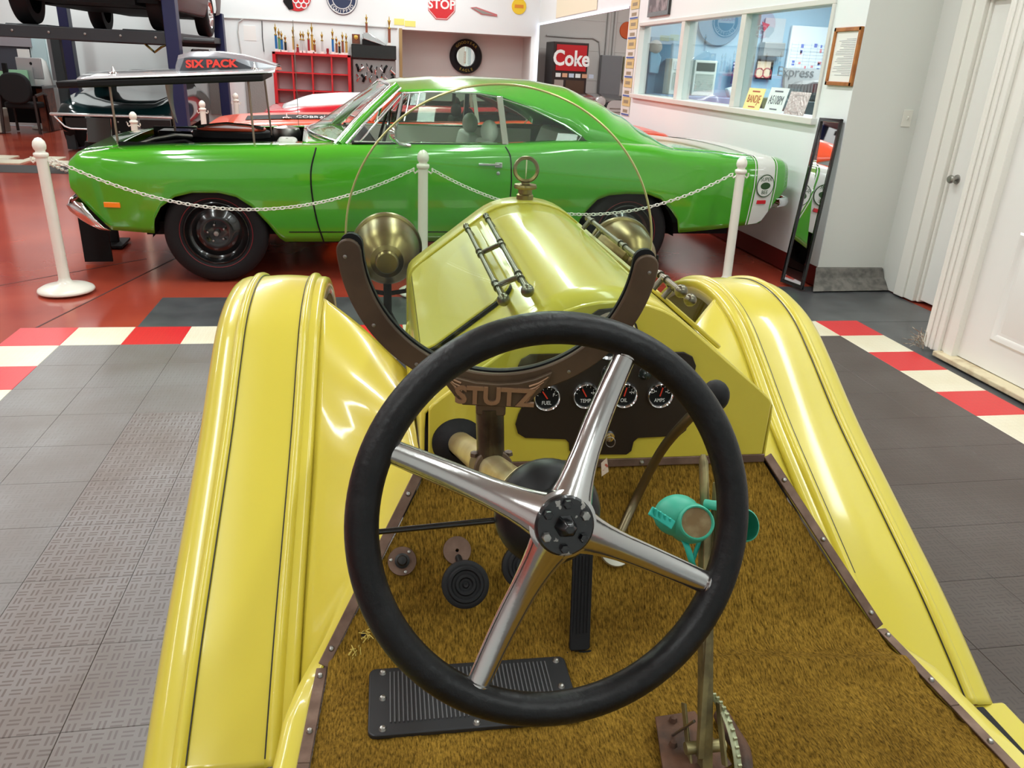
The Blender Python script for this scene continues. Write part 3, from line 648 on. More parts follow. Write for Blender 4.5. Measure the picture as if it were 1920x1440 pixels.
# ---- steering
AXS = V((-.065, .94, -.335)).normalized(); WC = V((-.2235, .656, 1.071)); HUB = V((-.225, .62, 1.088))
sw_ = empty('steering_wheel'); sw_.parent = car
rimm = bpy.data.materials.new('worn_black_rim'); rimm = mat('worn_black_rim2', (12, 12, 14), .4, coat=.0, bump=(90, .12), var=(26, (24, 24, 25), .5, .72), spec=.35)
wa, wb, _ = frame_of(AXS)
M().tube([WC+(wa*math.cos(t)+wb*math.sin(t))*.195 for t in [2*math.pi*k/120 for k in range(120)]], .0167, 22, closed=True).obj('rim', rimm, sw_)
alum = mat('polished_aluminium', (196, 194, 192), .17, 1, bump=(40, .03))
for x, y in ((1172, 668), (733, 846), (1332, 1096), (896, 1283)):
    e = YC.pl(x, y, WC, AXS); d = (e-HUB); d = (d-AXS*d.dot(AXS)).normalized(); side = AXS.cross(d)
    b = HUB+d*.022+AXS*.012; e2 = WC+(e-WC).normalized()*.186
    pts = [b.lerp(e2, t)+AXS*(.010*math.sin(math.pi*t)) for t in [k/12 for k in range(13)]]
    wdt = [interp([(0, .0235), (.12, .0185), (.3, .0150), (1, .0118)], k/12) for k in range(13)]
    M().tube(pts, wdt, 18, flat=[.62]*13, up=side).obj('spoke', alum, sw_, smooth=60)
    M().tube([pts[-1]-d*.006, pts[-1]+d*.004], .0135, 16, flat=.75, up=side).obj('spoke_ferrule', alum, sw_)
M().lathe([(.0, .022), (.030, .022), (.033, .016), (.034, -.004), (.030, -.006), (0, -.006)], HUB+AXS*.008, AXS, 40).obj('hub_collar', alum, sw_)
hubm = mat('chipped_black_enamel', (13, 13, 15), .28, coat=.4, var=(75, (150, 148, 142), .66, .675))
M().lathe([(0, .004), (.0275, .004), (.0295, .002), (.030, -.004)], HUB, -AXS, 40).obj('hub_plate', hubm, sw_)
M().lathe([(0, .021), (.005, .0205), (.0085, .016), (.0098, .010), (.0105, .008), (.0115, .004)], HUB, -AXS, 6).obj('hub_nut', hubm, sw_, smooth=30, bev=.001)
ha, hb2, _ = frame_of(-AXS)
for k in range(6):
    a = 2*math.pi*(k+.4)/6; q = HUB+(ha*math.cos(a)+hb2*math.sin(a))*.0215
    M().lathe([(0, .010), (.004, .0095), (.0048, .008), (.005, .003)], q, -AXS, 6).obj('hub_bolt', hubm if k % 3 else steel, sw_, smooth=30)
sc = empty('steering_column'); sc.parent = car
colm = mat('aged_cream_brass', (196, 184, 140), .35, .5, var=(14, (160, 138, 96), .4, .7))
cpt = lambda t: HUB+AXS*t
bl = [(0, .028), (.022, .028), (.036, .034), (.050, .044), (.056, .056), (.056, .066), (.050, .072), (.034, .078), (.0, .08)]
M().lathe(bl, HUB, AXS, 44).obj('horn_bowl', mat('bowl_black', (14, 15, 17), .42, spec=.4), sc, smooth=60)
M().lathe([(.0, .078), (.050, .079), (.052, .083), (.050, .087), (0, .088)], HUB, AXS, 44).obj('bowl_ring', colm, sc)
tend = (1.247-HUB.y)/AXS.y
M().tube([cpt(.08), cpt(tend)], .0215, 28).obj('column_tube', colm, sc)
M().lathe([(.02, -.022), (.032, -.018), (.040, -.008), (.047, -.004), (.048, 0), (.02, .001)], cpt(tend-.002), V((-.02, 1, -.1)), 36).obj('column_boot', black_rubber, sc)
lv0, lv1 = cpt(.075)+V((-.04, 0, 0)), YC.pl(704, 999, cpt(.075), AXS)
M().tube([YC.pl(960, 975, cpt(.072), AXS), YC.pl(940, 972, cpt(.072), AXS), YC.pl(925, 976, cpt(.072), AXS), YC.pl(712, 997, cpt(.072), AXS), YC.pl(700, 999, cpt(.072), AXS)], [.005, .005, .0035, .003, .0035], 10).obj('signal_lever', black_gloss, sc)
# ---- monocle windshield on the column
GN = V((.147, .987, .064)).normalized(); WSK = .87; GCn = YC.C+(V((-.232, 1.087, 1.255))-YC.C)*WSK; GR = .2175*WSK
gx = X3-GN*X3.dot(GN); gx.normalize(); gy = GN.cross(gx)*-1
if gy.z < 0: gy = -gy
ws = empty('windshield'); ws.parent = car
M().lathe([(0, -.003), (GR, -.003), (GR, .003), (0, .003)], GCn, GN, 96).obj('glass_disc', glass('windshield_glass', (238, 248, 239), 1.5), ws, smooth=30)
M().tube([GCn+(gx*math.cos(t)+gy*math.sin(t))*GR for t in [2*math.pi*k/120 for k in range(120)]], .0013, 8, closed=True).obj('glass_edge', mat('pale_gold_edge', (214, 206, 140), .25, .4), ws)
def sector(r0, r1, a0, a1, n=60):
    o_ = [(r1*math.cos(R(a0+(a1-a0)*k/n)), r1*math.sin(R(a0+(a1-a0)*k/n))) for k in range(n+1)]
    i_ = [(r0*math.cos(R(a0+(a1-a0)*k/n)), r0*math.sin(R(a0+(a1-a0)*k/n))) for k in range(n+1)]
    rc = (r0+r1)/2; rr = (r1-r0)/2
    def cap(a, sgn): 
        c = (rc*math.cos(R(a)), rc*math.sin(R(a))); t0 = R(a) if sgn > 0 else R(a)+math.pi
        return [(c[0]+rr*math.cos(t0+math.pi*k/9), c[1]+rr*math.sin(t0+math.pi*k/9)) for k in range(1, 9)]
    return o_+cap(a1, 1)+i_[::-1]+cap(a0, -1)
gsg = (lambda a, b: (a, b)) if gx.cross(gy).dot(GN) > 0 else (lambda a, b: (-b, -a))
for d0, d1 in ((-.011, -.0035), (.0035, .011)):
    M().prism(sector(.1955*WSK, .2305*WSK, 180+4, 360-4), GCn, gx, gy, *gsg(d0, d1)).obj('frame_band', bronze, ws, smooth=40, bev=.002)
M().prism(sector(.1935*WSK, .226*WSK, 180+2, 360-2), GCn, gx, gy, *gsg(-.0034, .0034)).obj('frame_gasket', black_rubber, ws, smooth=40)
for a in (186, 215, 238, 302, 325, 354):
    q = GCn+(gx*math.cos(R(a))+gy*math.sin(R(a)))*.2185*WSK-GN*.011; M().lathe([(0, .001), (.0025, .0005), (.003, -.001)], q, -GN, 12).obj('rivet', steel, ws)
em = [(-.083, -.187), (-.055, -.201), (-.025, -.2075), (.008, -.2085), (.040, -.205), (.065, -.197), (.090, -.184), (.083, -.205), (.075, -.218), (.066, -.228), (.058, -.240), (.050, -.247), (-.044, -.247), (-.052, -.240), (-.060, -.228), (-.069, -.216), (-.077, -.204)]
emb = M().prism([(x*WSK, y*WSK) for x, y in em], GCn, gx, gy, *gsg(-.018, -.0105)).obj('emblem', bronze, ws, smooth=30, bev=.0015)
FACE = GCn-GN*.0185
bz = mat('bronze_light', (152, 118, 90), .42, .4)
text('emblem_lettering', 'STUTZ', FACE+gx*.004-gy*.2295*WSK, gx, gy, .040*WSK, bz, ws, .0026, sx=1.0, bold=.0012)
ft = M()
for s in (-1, 1):
    for k in range(6):
        y0 = -.192-.008*k; a = FACE+gx*(.004+s*(.080-.006*k)*WSK)+gy*(y0*WSK); b = FACE+gx*(.004+s*(.052-.001*k)*WSK)+gy*(-.209-.0065*k)*WSK
        if k < 6: ft.tube([a, a.lerp(b, .5)-gy*.002, b], [.0008, .0016, .0018], 6)
ft.obj('emblem_feathers', bz, ws)
M().prism([(x*WSK, (y-.253)*WSK) for x, y in rrect(.046, .022, .004)], GCn, gx, gy, *gsg(-.017, .012)).obj('bracket', bronze, ws, smooth=30, bev=.002)
M().prism(circle2(.012, 20), GCn-gy*.264*WSK-gx*.004, gx, gy, *gsg(-.015, .01)).obj('bracket', bronze, ws, smooth=30)
tcl = min([k/200 for k in range(40, 130)], key=lambda t: abs((cpt(t)-GCn).dot(GN)))
cl = cpt(tcl)
M().tube([GCn-gy*.255*WSK-gx*.002, cl-gx*.0], .0195, 20).obj('post', mat('dark_patina', (92, 84, 66), .35, .8, var=(20, (60, 50, 42), .4, .65)), ws)
M().tube([cl-AXS*.022, cl+AXS*.022], .0285, 28).obj('clamp', bronze, ws, bev=.002)
for a in (-1, 1): M().lathe([(0, .006), (.006, .005), (.007, 0)], cl+X3*.024*a-AXS*.0+Z3*.02, Z3, 6).obj('clamp_bolt', bronze, ws)
# ---- gear lever
gl = empty('gear_lever'); gl.parent = car
gb = toe(1155, 1030, .004)
M().lathe([(.016, .004), (.030, .004), (.032, 0)], gb, tn, 32, sx=1, sy=1).obj('base_plate', mat('pale_metal', (188, 186, 172), .35, .8), gl)
M().lathe([(0, .004), (.016, .005)], gb, tn, 20).obj('boot', black_rubber, gl)
kn = YC.v(1341, 742, 1.06)
gpts = crom([toe(1163, 1000, .0), YC.pl(1195, 930, (0, 1.19, .74), V((0, -1, .4))), YC.pl(1240, 845, (0, 1.13, .82), V((0, -1, .3))), YC.v(1292, 784, 1.08), YC.v(1325, 757, 1.063), kn], 24)
M().tube(gpts, .0085, 12).obj('rod', mat('greenish_steel', (128, 118, 92), .35, .85), gl)
M().sphere(kn, .0225, 20, (1, 1, 1.15)).obj('knob', black_rubber, gl)
# ---- hand brake: quadrant on a rusty plate, aged flat lever, trigger
hbk = empty('hand_brake'); hbk.parent = car
rust = mat('rusty_steel', (112, 80, 62), .7, .4, var=(22, (70, 58, 52), .35, .65), bump=(50, .3))
aged = mat('aged_zinc', (158, 148, 104), .45, .7, var=(24, (112, 104, 76), .35, .65), bump=(40, .15))
q = [flr(x, y, .010) for x, y in ((1228, 1347), (1302, 1336), (1372, 1436), (1250, 1500))]
M().add(q+[p+Z3*.004 for p in q], [(0, 1, 2, 3), (4, 5, 6, 7), (0, 1, 5, 4), (1, 2, 6, 5), (2, 3, 7, 6), (3, 0, 4, 7)]).obj('base_plate', rust, hbk, smooth=0, bev=.001)
for x, y in ((1262, 1352), (1262, 1398)): M().lathe([(0, .009), (.005, .008), (.006, .004), (.0065, 0)], flr(x, y, .014), Z3, 6).obj('bolt', rust, hbk, smooth=30)
pv = flr(1322, 1400, .045); UB = pv.x
top = YC.u(1322, 850, UB+.004)
def lev(x, y, du=0): return YC.u(x, y, UB+du)
ldir = (lev(1324, 1180)-pv).normalized()
M().bar(pv-ldir*.03, lev(1324, 985), .016, .022, X3.cross(ldir)).obj('lever_bar', aged, hbk, smooth=0, bev=.002)
M().bar(lev(1312, 1420, -.012), lev(1345, 905, .014), .009, .012, X3.cross(ldir)).obj('pull_rod', aged, hbk, smooth=0, bev=.001)
M().tube([lev(1323, 1010), lev(1321, 930), lev(1319, 866), lev(1318, 852)], [.008, .0085, .0085, .004], 14, flat=.75).obj('grip', aged, hbk)
M().tube([lev(1352, 1120, .010), lev(1348, 1010, .012), lev(1358, 940, .014), lev(1372, 905, .016)], [.006, .0075, .008, .006], 10, flat=.5).obj('trigger', aged, hbk)
for du, x0 in ((-.016, 1280), (.014, 1345)):
    M().bar(lev(x0+14, 1436, du), lev(x0+2, 1318, du), .0035, .016, X3.cross(ldir)).obj('side_plate', aged, hbk, smooth=0, bev=.001)
arc = []
for k in range(15):
    a = R(50+8*k); arc.append(pv+V((.018, .075*math.cos(a), -.01+.075*math.sin(a))))
qm = M().tube(arc, .0055, 8, flat=.5)
for k in range(0, 15): qm.box(arc[k]+(arc[k]-pv-V((.018, 0, -.01))).normalized()*.006, (.005, .003, .004))
qm.obj('toothed_quadrant', mat('pale_green_zinc', (160, 164, 132), .45, .6, bump=(40, .2)), hbk)
M().tube([pv-X3*.03, pv+X3*.03], .009, 12).obj('pivot_bolt', aged, hbk)
M().tube([lev(1248, 1388, -.03), lev(1302, 1352, -.016)], .0022, 6).obj('cotter', steel, hbk)
M().tube(crom([flr(1352, 1340, .012), flr(1372, 1375, .014), flr(1392, 1410, .016), flr(1396, 1450, .012)], 12), .013, 10).obj('hook_foot', rust, hbk)

# ---- welding goggles hanging on the brake lever (a thing of its own)
gw_ = empty('goggles', 'teal rubber goggles with round clear lens hanging on the brake lever', 'goggles', (.39, 0, 0), R(-1))
gm_ = mat('teal_rubber', (62, 172, 144), .45); gs_ = mat('teal_strap', (40, 178, 160), .5)
gv = YC.u(1300, 975, UB).y-.065
gpnt = lambda x, y, d=0: YC.v(x, y, gv+d)
cL = gpnt(1302, 980); cB = gpnt(1270, 966, .026)
ga_ = (YC.C-cL).normalized(); ga_ = (ga_+V((.25, 0, 0))).normalized()
prof = [(.0215, .014), (.0235, .013), (.0245, .006), (.027, -.004), (.0295, -.018), (.030, -.030), (.027, -.042), (.015, -.048), (0, -.049)]
M().lathe(prof, cL, ga_, 36, sx=1.05, sy=.98).obj('eye_cup', gm_, gw_, smooth=60)
M().sphere(cB, 1, 24, (.034, .028, .030)).obj('side_shield', gm_, gw_)
M().lathe([(0, .011), (.0215, .011)], cL, ga_, 32).obj('lens', mat('amber_lens', (118, 96, 62), .12, coat=.6, var=(60, (140, 122, 88), .45, .7)), gw_)
M().lathe([(.0205, .0115), (.0225, .0145), (.0245, .012)], cL, ga_, 36).obj('lens_ring', gm_, gw_)
cup2 = gpnt(1388, 985, .03)
M().lathe(prof, cup2, (ga_+V((.35, 0, 0))).normalized(), 30).obj('eye_cup', gm_, gw_, smooth=60)
M().tube([gpnt(1322, 945, .012), gpnt(1345, 948, .0), gpnt(1365, 960, .012)], .007, 10).obj('nose_bridge', gm_, gw_)
M().bar(gpnt(1219, 957, -.008), gpnt(1262, 985, -.012), .013, .004, ga_).obj('strap_buckle', gs_, gw_, smooth=0, bev=.0015)
bk = M()
for k in range(4): c_ = gpnt(1228+9*k, 963+6*k, -.011); bk.bar(c_-gpnt(1228, 957, 0)*0+V((0, 0, -.008)), c_+V((0, 0, .008)), .0025, .003, ga_)
bk.obj('buckle_teeth', gs_, gw_, smooth=0)
def ribbon(pts, w, m, nm, wd=X3):
    m_ = M(); rows = [[V(p)-wd*w/2, V(p)+wd*w/2] for p in pts]; m_.grid(rows); return m_.obj(nm, m, gw_, solid=.0015)
ribbon([gpnt(1282, 1012, .004), gpnt(1290, 1030, -.004), gpnt(1296, 1050, -.002), gpnt(1302, 1068, .004)], .012, gs_, 'strap', V((.9, 0, -.3)))
ribbon([gpnt(1312, 1010, .010), gpnt(1304, 1035, .012), gpnt(1296, 1058, .010), gpnt(1303, 1068, .008)], .011, gs_, 'strap', V((.7, 0, .7)))
# ================================================================ COUPES (own frame: x from front axle to tail, y from near side inwards, z up)
CWID = 1.93
def coupe(root, paint, P):
    near_only = P.get('near_only', False)
    ztop = P.get('ztop') or [(-.9, .77), (-.87, .795), (-.82, .834), (-.61, .861), (-.29, .882), (.03, .896), (.37, .907), (.66, .917), (.86, .93), (1.44, .945), (2.0, .955), (2.5, .985), (2.87, .988), (3.13, .975), (3.36, .945), (3.61, .933), (4.02, .905), (4.28, .895), (4.34, .87)]
    zlow = [(-.885, .62), (-.83, .545), (-.665, .35), (-.395, .335), (-.385, .40), (-.377, .436), (-.329, .517), (-.232, .587), (-.12, .616), (.046, .617), (.155, .59), (.252, .52), (.348, .401), (.411, .302), (.45, .271), (2.55, .275), (2.575, .36), (2.595, .443), (2.636, .507), (2.712, .594), (2.797, .626), (2.935, .639), (3.111, .637), (3.219, .602), (3.312, .526), (3.385, .445), (3.42, .345), (3.43, .335), (4.14, .405), (4.22, .53), (4.34, .68)]
    S_ = sorted(set([round(-.88+.045*k, 3) for k in range(117)]+[a for a, b in zlow]+[4.34]))
    S_ = [s for s in S_ if -.886 <= s <= 4.341]
    def taper(s): return (.13*((-.2-s)/.68)**2.4 if s < -.2 else 0)+(.12*((s-3.5)/.84)**2.2 if s > 3.5 else 0)
    def off(s, z):
        zt = smooth_interp(ztop, s)
        if z > zt-.10: b = interp([(zt-.10, .012), (zt-.06, .020), (zt-.03, .034), (zt-.01, .052), (zt, .072)], z)
        else: b = interp([(.27, .085), (.345, .062), (.36, .050), (.45, .030), (.60, .010), (.70, .0), (.80, .010), (zt-.10+.001, .012)] if zt-.1 > .8 else [(.27, .085), (.345, .062), (.36, .05), (.45, .03), (.60, .010), (.70, .0), (zt-.0999, .012)], z)
        return b+taper(s)
    def ring(s, inner):
        zt = smooth_interp(ztop, s); zl = min(interp(zlow, s), zt-.05); r = []
        for t in (0, .08, .2, .32, .44, .56, .66, .75, .82, .88, .93, .97, 1):
            z = zl+(zt-zl)*t; r.append(V((s, off(s, z), z)))
        o = off(s, zt)
        r += [V((s, o+.035, zt+.010)), V((s, o+(inner-o)*.6+.01, zt+.013)), V((s, max(inner, o+.05), zt+.014))]
        return r
    def inner(s): return .33 if s < .62 else (.20 if s < 3.0 else .28)
    for side in (0,) if near_only else (0, 1):
        f = (lambda p: p) if side == 0 else (lambda p: V((p.x, CWID-p.y, p.z)))
        M().grid([[f(p) for p in ring(s, inner(s))] for s in S_]).obj('body_side', paint, root, smooth=38, solid=.004)
        # inner wheel wells
        for sx in (0, 2.985):
            wa_ = [f(V((sx+.415*math.cos(t), .10, .30+.36*math.sin(t)))) for t in [math.pi*q/16 for q in range(17)]]; wi = (0, .5, 0) if side == 0 else (0, -.5, 0)
            M().grid([wa_, [p+V(wi) for p in wa_]]).add([p+V(wi) for p in wa_], [list(range(17))]).obj('wheel_well', black_matte, root)
    for side in (0, 1):
        f = (lambda p: p) if side == 0 else (lambda p: V((p.x, CWID-p.y, p.z)))
        for sx in (0, 2.985):
            c = f(V((sx, .07, .335))); ax = (0, -1 if side == 0 else 1, 0)
            wl = empty('wheel'); wl.parent = root
            M().lathe([(.205, -.01), (.235, .004), (.268, .010), (.30, .008), (.325, -.004), (.338, -.02), (.342, -.05), (.342, -.16), (.325, -.20), (.21, -.2)], c, ax, 56).obj('tyre', black_rubber, wl, smooth=45)
            if P.get('redline'): M().tube([V(c)+V((.237*math.cos(t), (.0055 if side else -.0055), .237*math.sin(t))) for t in [2*math.pi*k/72 for k in range(72)]], .0024, 6, closed=True).obj('red_line', mat('red_line', (120, 16, 26), .5), wl)
            wm = P.get('wheel_mat', black_gloss)
            M().lathe([(.212, .004), (.206, .006), (.198, -.004), (.188, -.030), (.165, -.042), (.140, -.030), (.120, -.012), (.095, -.006), (.075, -.014), (.045, -.020), (0, -.02)], c, ax, 56).obj('rim', wm, wl, smooth=50)
            M().lathe([(.0, .022), (.016, .020), (.019, .012), (.019, -.02)], c, ax, 20).obj('hub_cap', steel, wl)
            for k in range(5):
                a = 2*math.pi*k/5+.5; M().lathe([(0, .008), (.007, .006), (.008, -.012)], V(c)+V((.057*math.cos(a), 0, .057*math.sin(a))), ax, 6).obj('lug_nut', steel, wl)
    M().bx((-.5, .35, .27), (4.0, CWID-.35, .36)).bx((.47, .10, .262), (2.53, CWID-.10, .34)).obj('underbody', black_matte, root, smooth=0)
    # end closures
    for s in (-.884, 4.34):
        a = [V(p) for p in ring(s, .33)]; b = [V((p.x, CWID-p.y, p.z)) for p in a]
        mid = [[p.lerp(q, t) for p, q in zip(a, b)] for t in (0, .15, .5, .85, 1)]
        M().grid(mid).obj('nose_panel' if s < 0 else 'tail_panel', P.get('nose_mat', black_matte) if s < 0 else paint, root, smooth=30)
    # header strip in front of the engine bay, cowl, deck
    def top(s0, s1, y0, crown, nm, m, n=8):
        rows = []
        for k in range(n+1):
            s = s0+(s1-s0)*k/n; zt = smooth_interp(ztop, s)+.0125; a = y0(s) if callable(y0) else y0
            rows.append([V((s, a+(CWID-2*a)*j/16, zt+crown*(1-(2*j/16-1)**2))) for j in range(17)])
        return M().grid(rows).obj(nm, m, root, smooth=40, solid=.004)
    top(-.884, -.60, lambda s: .19+taper(s), .012, 'nose_header', paint)
    top(.60, .93, .2, .02, 'cowl_panel', paint)
    top(3.0, 4.335, lambda s: .16+taper(s), .022, 'deck_lid', P.get('deck_mat', paint), 14)
    if not P.get('bay'):
        def hz(s, y): 
            t = abs(2*y/CWID-1); return .014+.035*(1-t*t)
        hood_rows = []
        for k in range(19):
            s = -.62+1.25*k/18; zt = smooth_interp(ztop, s)+.013
            hood_rows.append([V((s, .30+(CWID-.60)*j/24, zt+.03*(1-(2*j/24-1)**2)+P.get('hood_rise', 0)*max(0, 1-abs(2*j/24-1)*2.2)*min(1, k/6))) for j in range(25)])
        M().grid(hood_rows).obj('hood', P.get('hood_mat', paint), root, smooth=40, solid=.004)
    else:
        bay = M(); bay.bx((-.60, .33, .52), (.60, CWID-.33, .56)); bay.bx((-.60, .325, .52), (.60, .335, .90)); bay.bx((-.60, CWID-.335, .52), (.60, CWID-.325, .90)); bay.bx((.595, .33, .52), (.605, CWID-.33, .92)); bay.bx((-.605, .33, .52), (-.595, CWID-.33, .83))
        bay.obj('engine_bay', black_matte, root, smooth=0)
        aw = empty('air_cleaner'); aw.parent = root
        M().prism([(x, y) for x, y in rrect(.56, .36, .17, 8)], (.07, .97, .885), X3, Y3, 0, .055).obj('base_pan', black_matte, aw, smooth=40, bev=.01)
        M().prism([(x, y) for x, y in rrect(.50, .30, .145, 8)], (.07, .97, .94), X3, Y3, 0, .022).obj('lid', mat('orange_lid', (176, 66, 36), .4), aw, smooth=40, bev=.008)
        M().tube([(-.16, .86, .965), (-.02, .86, .985), (.05, .86, .992), (.2, .86, .982), (.31, .86, .965)], .012, 8).obj('lid_edge', chrome, aw)
        M().tube([(-.58, .40, .85), (-.42, .55, .90), (-.30, .7, .915), (-.2, .80, .90)], .014, 8).obj('hood_latch_bar', steel, root)
        M().tube([(-.56, .45, .86), (-.2, .48, .90), (-.05, .5, .84)], .012, 8).obj('hose', black_matte, root)
        M().lathe([(0, .0), (.10, 0), (.115, .05), (.10, .10), (.0, .12)], (.46, 1.3, .84), Z3, 24).obj('brake_booster', steel, root)
        M().bx((-.50, 1.2, .7), (-.25, 1.45, .90)).obj('battery', black_gloss, root, smooth=0, bev=.01)
        for k in range(4): M().tube([(.38+.04*k, .42+.03*k, .80), (.40+.03*k, .45, .905+.008*k), (.50, .5+.05*k, .91)], .013, 8).obj('wiring', steel if k % 2 else black_matte, root)
        M().bx((.42, .40, .80), (.56, .62, .935)).obj('washer_bottle', mat('milky_plastic', (214, 220, 206), .35), root, smooth=0, bev=.03, seg=3)
    # ---- greenhouse
    zc_t = [(1.20, 1.335), (1.35, 1.362), (1.6, 1.385), (1.9, 1.398), (2.3, 1.395), (2.55, 1.366), (2.8, 1.278), (3.0, 1.19), (3.2, 1.09), (3.36, .985)]
    ze_t = [(1.20, 1.235), (1.265, 1.285), (1.5, 1.298), (1.85, 1.298), (2.0, 1.283), (2.23, 1.215), (2.48, 1.110), (2.60, 1.040), (2.64, .995), (3.36, .955)]
    def ey(z): return .115+max(0, (z-.95))/.35*.20
    rows = []
    for k in range(60):
        s = 1.20+2.16*k/59; zc = smooth_interp(zc_t, s); ze = min(interp(ze_t, s), zc-.012); y0 = ey(ze); r = []
        p = interp([(.05, 2.2), (.12, 2.6), (.3, 5.2)], zc-ze)
        for j in range(29):
            t = j/28; yy = abs(2*t-1); yv = y0+(CWID/2-y0)*(1-yy) if t <= .5 else CWID-(y0+(CWID/2-y0)*(1-yy))
            r.append(V((s, yv, ze+(zc-ze)*(1-yy**p))))
        rows.append(r)
    roof = M().grid(rows).obj('roof', paint, root, smooth=60, solid=.004)
    cg = glass('car_glass', (240, 246, 243), .8)
    # windshield
    def wsh(t, y):   # t 0 bottom .. 1 top
        c = 1-(2*y/CWID-1)**2
        s0, z0 = .90-.26*c, .945+.022*c; s1, z1 = 1.255-.055*c, 1.292+.045*c
        return V((s0+(s1-s0)*t, y, z0+(z1-z0)*t))
    rows = [[wsh(t, ey(.95+.35*t)+.02+(CWID-2*(ey(.95+.35*t)+.02))*j/16) for j in range(17)] for t in (0, .25, .5, .75, 1)]
    M().grid(rows).obj('windshield', cg, root)
    edge = lambda t, sd: wsh(t, ey(.95+.35*t)+.02 if sd == 0 else CWID-ey(.95+.35*t)-.02)
    for sd in (0, 1):
        yv = (lambda y: y) if sd == 0 else (lambda y: CWID-y)
        M().tube([edge(t, sd) for t in (-.04, .3, .6, 1.0)], .013, 10).obj('windshield_trim', chrome, root)
        M().tube([edge(t, sd)+V((.035, (-.012 if sd == 0 else .012), .0)) for t in (-.03, .3, .6, 1.02)], .022, 10).obj('pillar', paint, root)
        M().tube([edge(t, sd)+V((.075, (-.02 if sd == 0 else .02), .0)) for t in (-.03, .3, .6, .98)], .010, 8).obj('drip_rail', chrome, root)
        # side glass and quarter glass, pillar bars
        g1 = [(.985, .955), (1.30, 1.275), (1.5, 1.292), (1.85, 1.292), (1.985, 1.272), (2.005, .958)]
        g2 = [(2.03, .958), (2.015, 1.272), (2.23, 1.206), (2.48, 1.102), (2.60, 1.030), (2.57, 1.0), (2.3, .975)]
        for g in (g1, g2):
            M().add([V((s, yv(ey(z)+.012), z)) for s, z in g], [list(range(len(g)))]).obj('side_glass', cg, root, smooth=0)
        M().tube([V((s, yv(ey(z)+.006), z)) for s, z in g1[:5]+g2[2:6]], .006, 6).obj('window_trim', chrome, root)
        M().bar(V((2.018, yv(ey(.955)), .955)), V((2.0, yv(ey(1.275)), 1.278)), .045, .014, Y3).obj('door_pillar', chrome, root, smooth=0, bev=.003)
        M().tube([V((1.30, yv(ey(1.27)+.004), 1.268)), V((1.255, yv(ey(1.1)+.004), 1.1)), V((1.21, yv(ey(.955)), .957))], .011, 8).obj('vent_post', chrome, root)
        M().tube([V((.93, yv(.10), .948)), V((2.02, yv(.105), .960))], .008, 6).obj('belt_seal', black_matte, root)
        M().bx((.95, yv(.15), .5), (2.62, yv(.20), .955)).obj('door_card', P.get('trim_mat', white_plastic), root, smooth=0)
    hdr = [edge(1.0, 0)]+[wsh(1.0, .35+1.23*k/8) for k in range(9)]+[edge(1.0, 1)]
    M().tube(hdr, .014, 8).obj('windshield_trim', chrome, root)
    M().tube([wsh(0, .14+1.65*k/12)+V((-.008, 0, .0)) for k in range(13)], .012, 8).obj('windshield_trim', chrome, root)
    # cabin
    seatm = P.get('seat_mat', mat('white_vinyl', (232, 230, 224), .4))
    M().bx((.85, .2, .34), (2.9, CWID-.2, .40)).bx((.80, .2, .4), (.86, CWID-.2, .93)).obj('cabin_floor', black_matte, root, smooth=0)
    M().bx((.84, .22, .78), (1.12, CWID-.22, .95)).obj('dashboard', black_matte, root, smooth=0, bev=.03)
    for yc in (.55, 1.38):
        st = empty('bucket_seat'); st.parent = root
        M().prism([(x, z) for x, z in ((0, 0), (.46, 0), (.50, .08), (.64, .50), (.60, .53), (.53, .53), (.44, .16), (.02, .16))], (1.40, yc-.26, .42), X3, Z3, -.52, 0).obj('cushion', seatm, st, smooth=30, bev=.045, seg=3)
        M().sphere((1.985, yc, 1.015), 1, 16, (.065, .125, .085)).obj('headrest', seatm, st)
    M().prism([(0, 0), (.4, 0), (.52, .55), (.44, .58), (.30, .2), (0, .18)], (2.25, .3, .44), X3, Z3, -(CWID-.6), 0).obj('rear_seat', seatm, root, smooth=30, bev=.04, seg=3)
    M().tube([V((1.18+.05*math.cos(t), .55+.19*math.sin(t), .98+.17*math.cos(t))) for t in [2*math.pi*k/28 for k in range(28)]], .012, 8, closed=True).obj('cabin_steering_wheel', black_gloss, root)
    # seams, handle, mirror, lamps
    def skin(s, z, d=.002): return V((s, off(s, z)-d, z))
    if P.get('detail'):
        M().tube([skin(s, z) for s, z in crom([(.690, .915), (.655, .80), (.646, .70), (.652, .58), (.675, .42), (.712, .272)], 20)], .0055, 6).obj('door_seam', black_matte, root)
        M().tube([skin(s, z) for s, z in crom([(2.005, .952), (2.035, .88), (2.045, .70), (2.038, .50), (2.03, .30)], 20)], .0045, 6).obj('door_seam', black_matte, root)
        M().tube([skin(s, .345) for s in [.48+.085*k for k in range(25)]], .004, 6).obj('sill_crease', black_matte, root)
        M().tube([skin(1.80, .835, .02), skin(1.95, .835, .022)], .009, 8).obj('door_handle', chrome, root)
        M().box(skin(1.945, .833, .012), (.055, .02, .038)).obj('door_handle', chrome, root, smooth=0, bev=.006)
        M().lathe([(0, .006), (.013, .005), (.015, 0)], skin(1.945, .775), (0, -1, 0), 20).obj('door_lock', chrome, root)
        mr = empty('door_mirror'); mr.parent = root
        M().lathe([(0, -.035), (.035, -.03), (.052, -.01), (.055, .01), (.048, .012), (0, .012)], (1.215, .03, 1.025), (.95, -.2, 0), 24).obj('mirror_shell', chrome, mr)
        M().tube([(1.22, .035, .98), (1.25, .05, .955), (1.33, .06, .945)], .012, 8).obj('mirror_arm', chrome, mr)
        M().box(skin(-.63, .525, .004), (.105, .014, .034), Matrix.Rotation(-.19, 3, 'Z')).obj('front_marker_lamp', mat('amber_lamp', (255, 138, 20), .25, coat=.5), root, smooth=0, bev=.004)
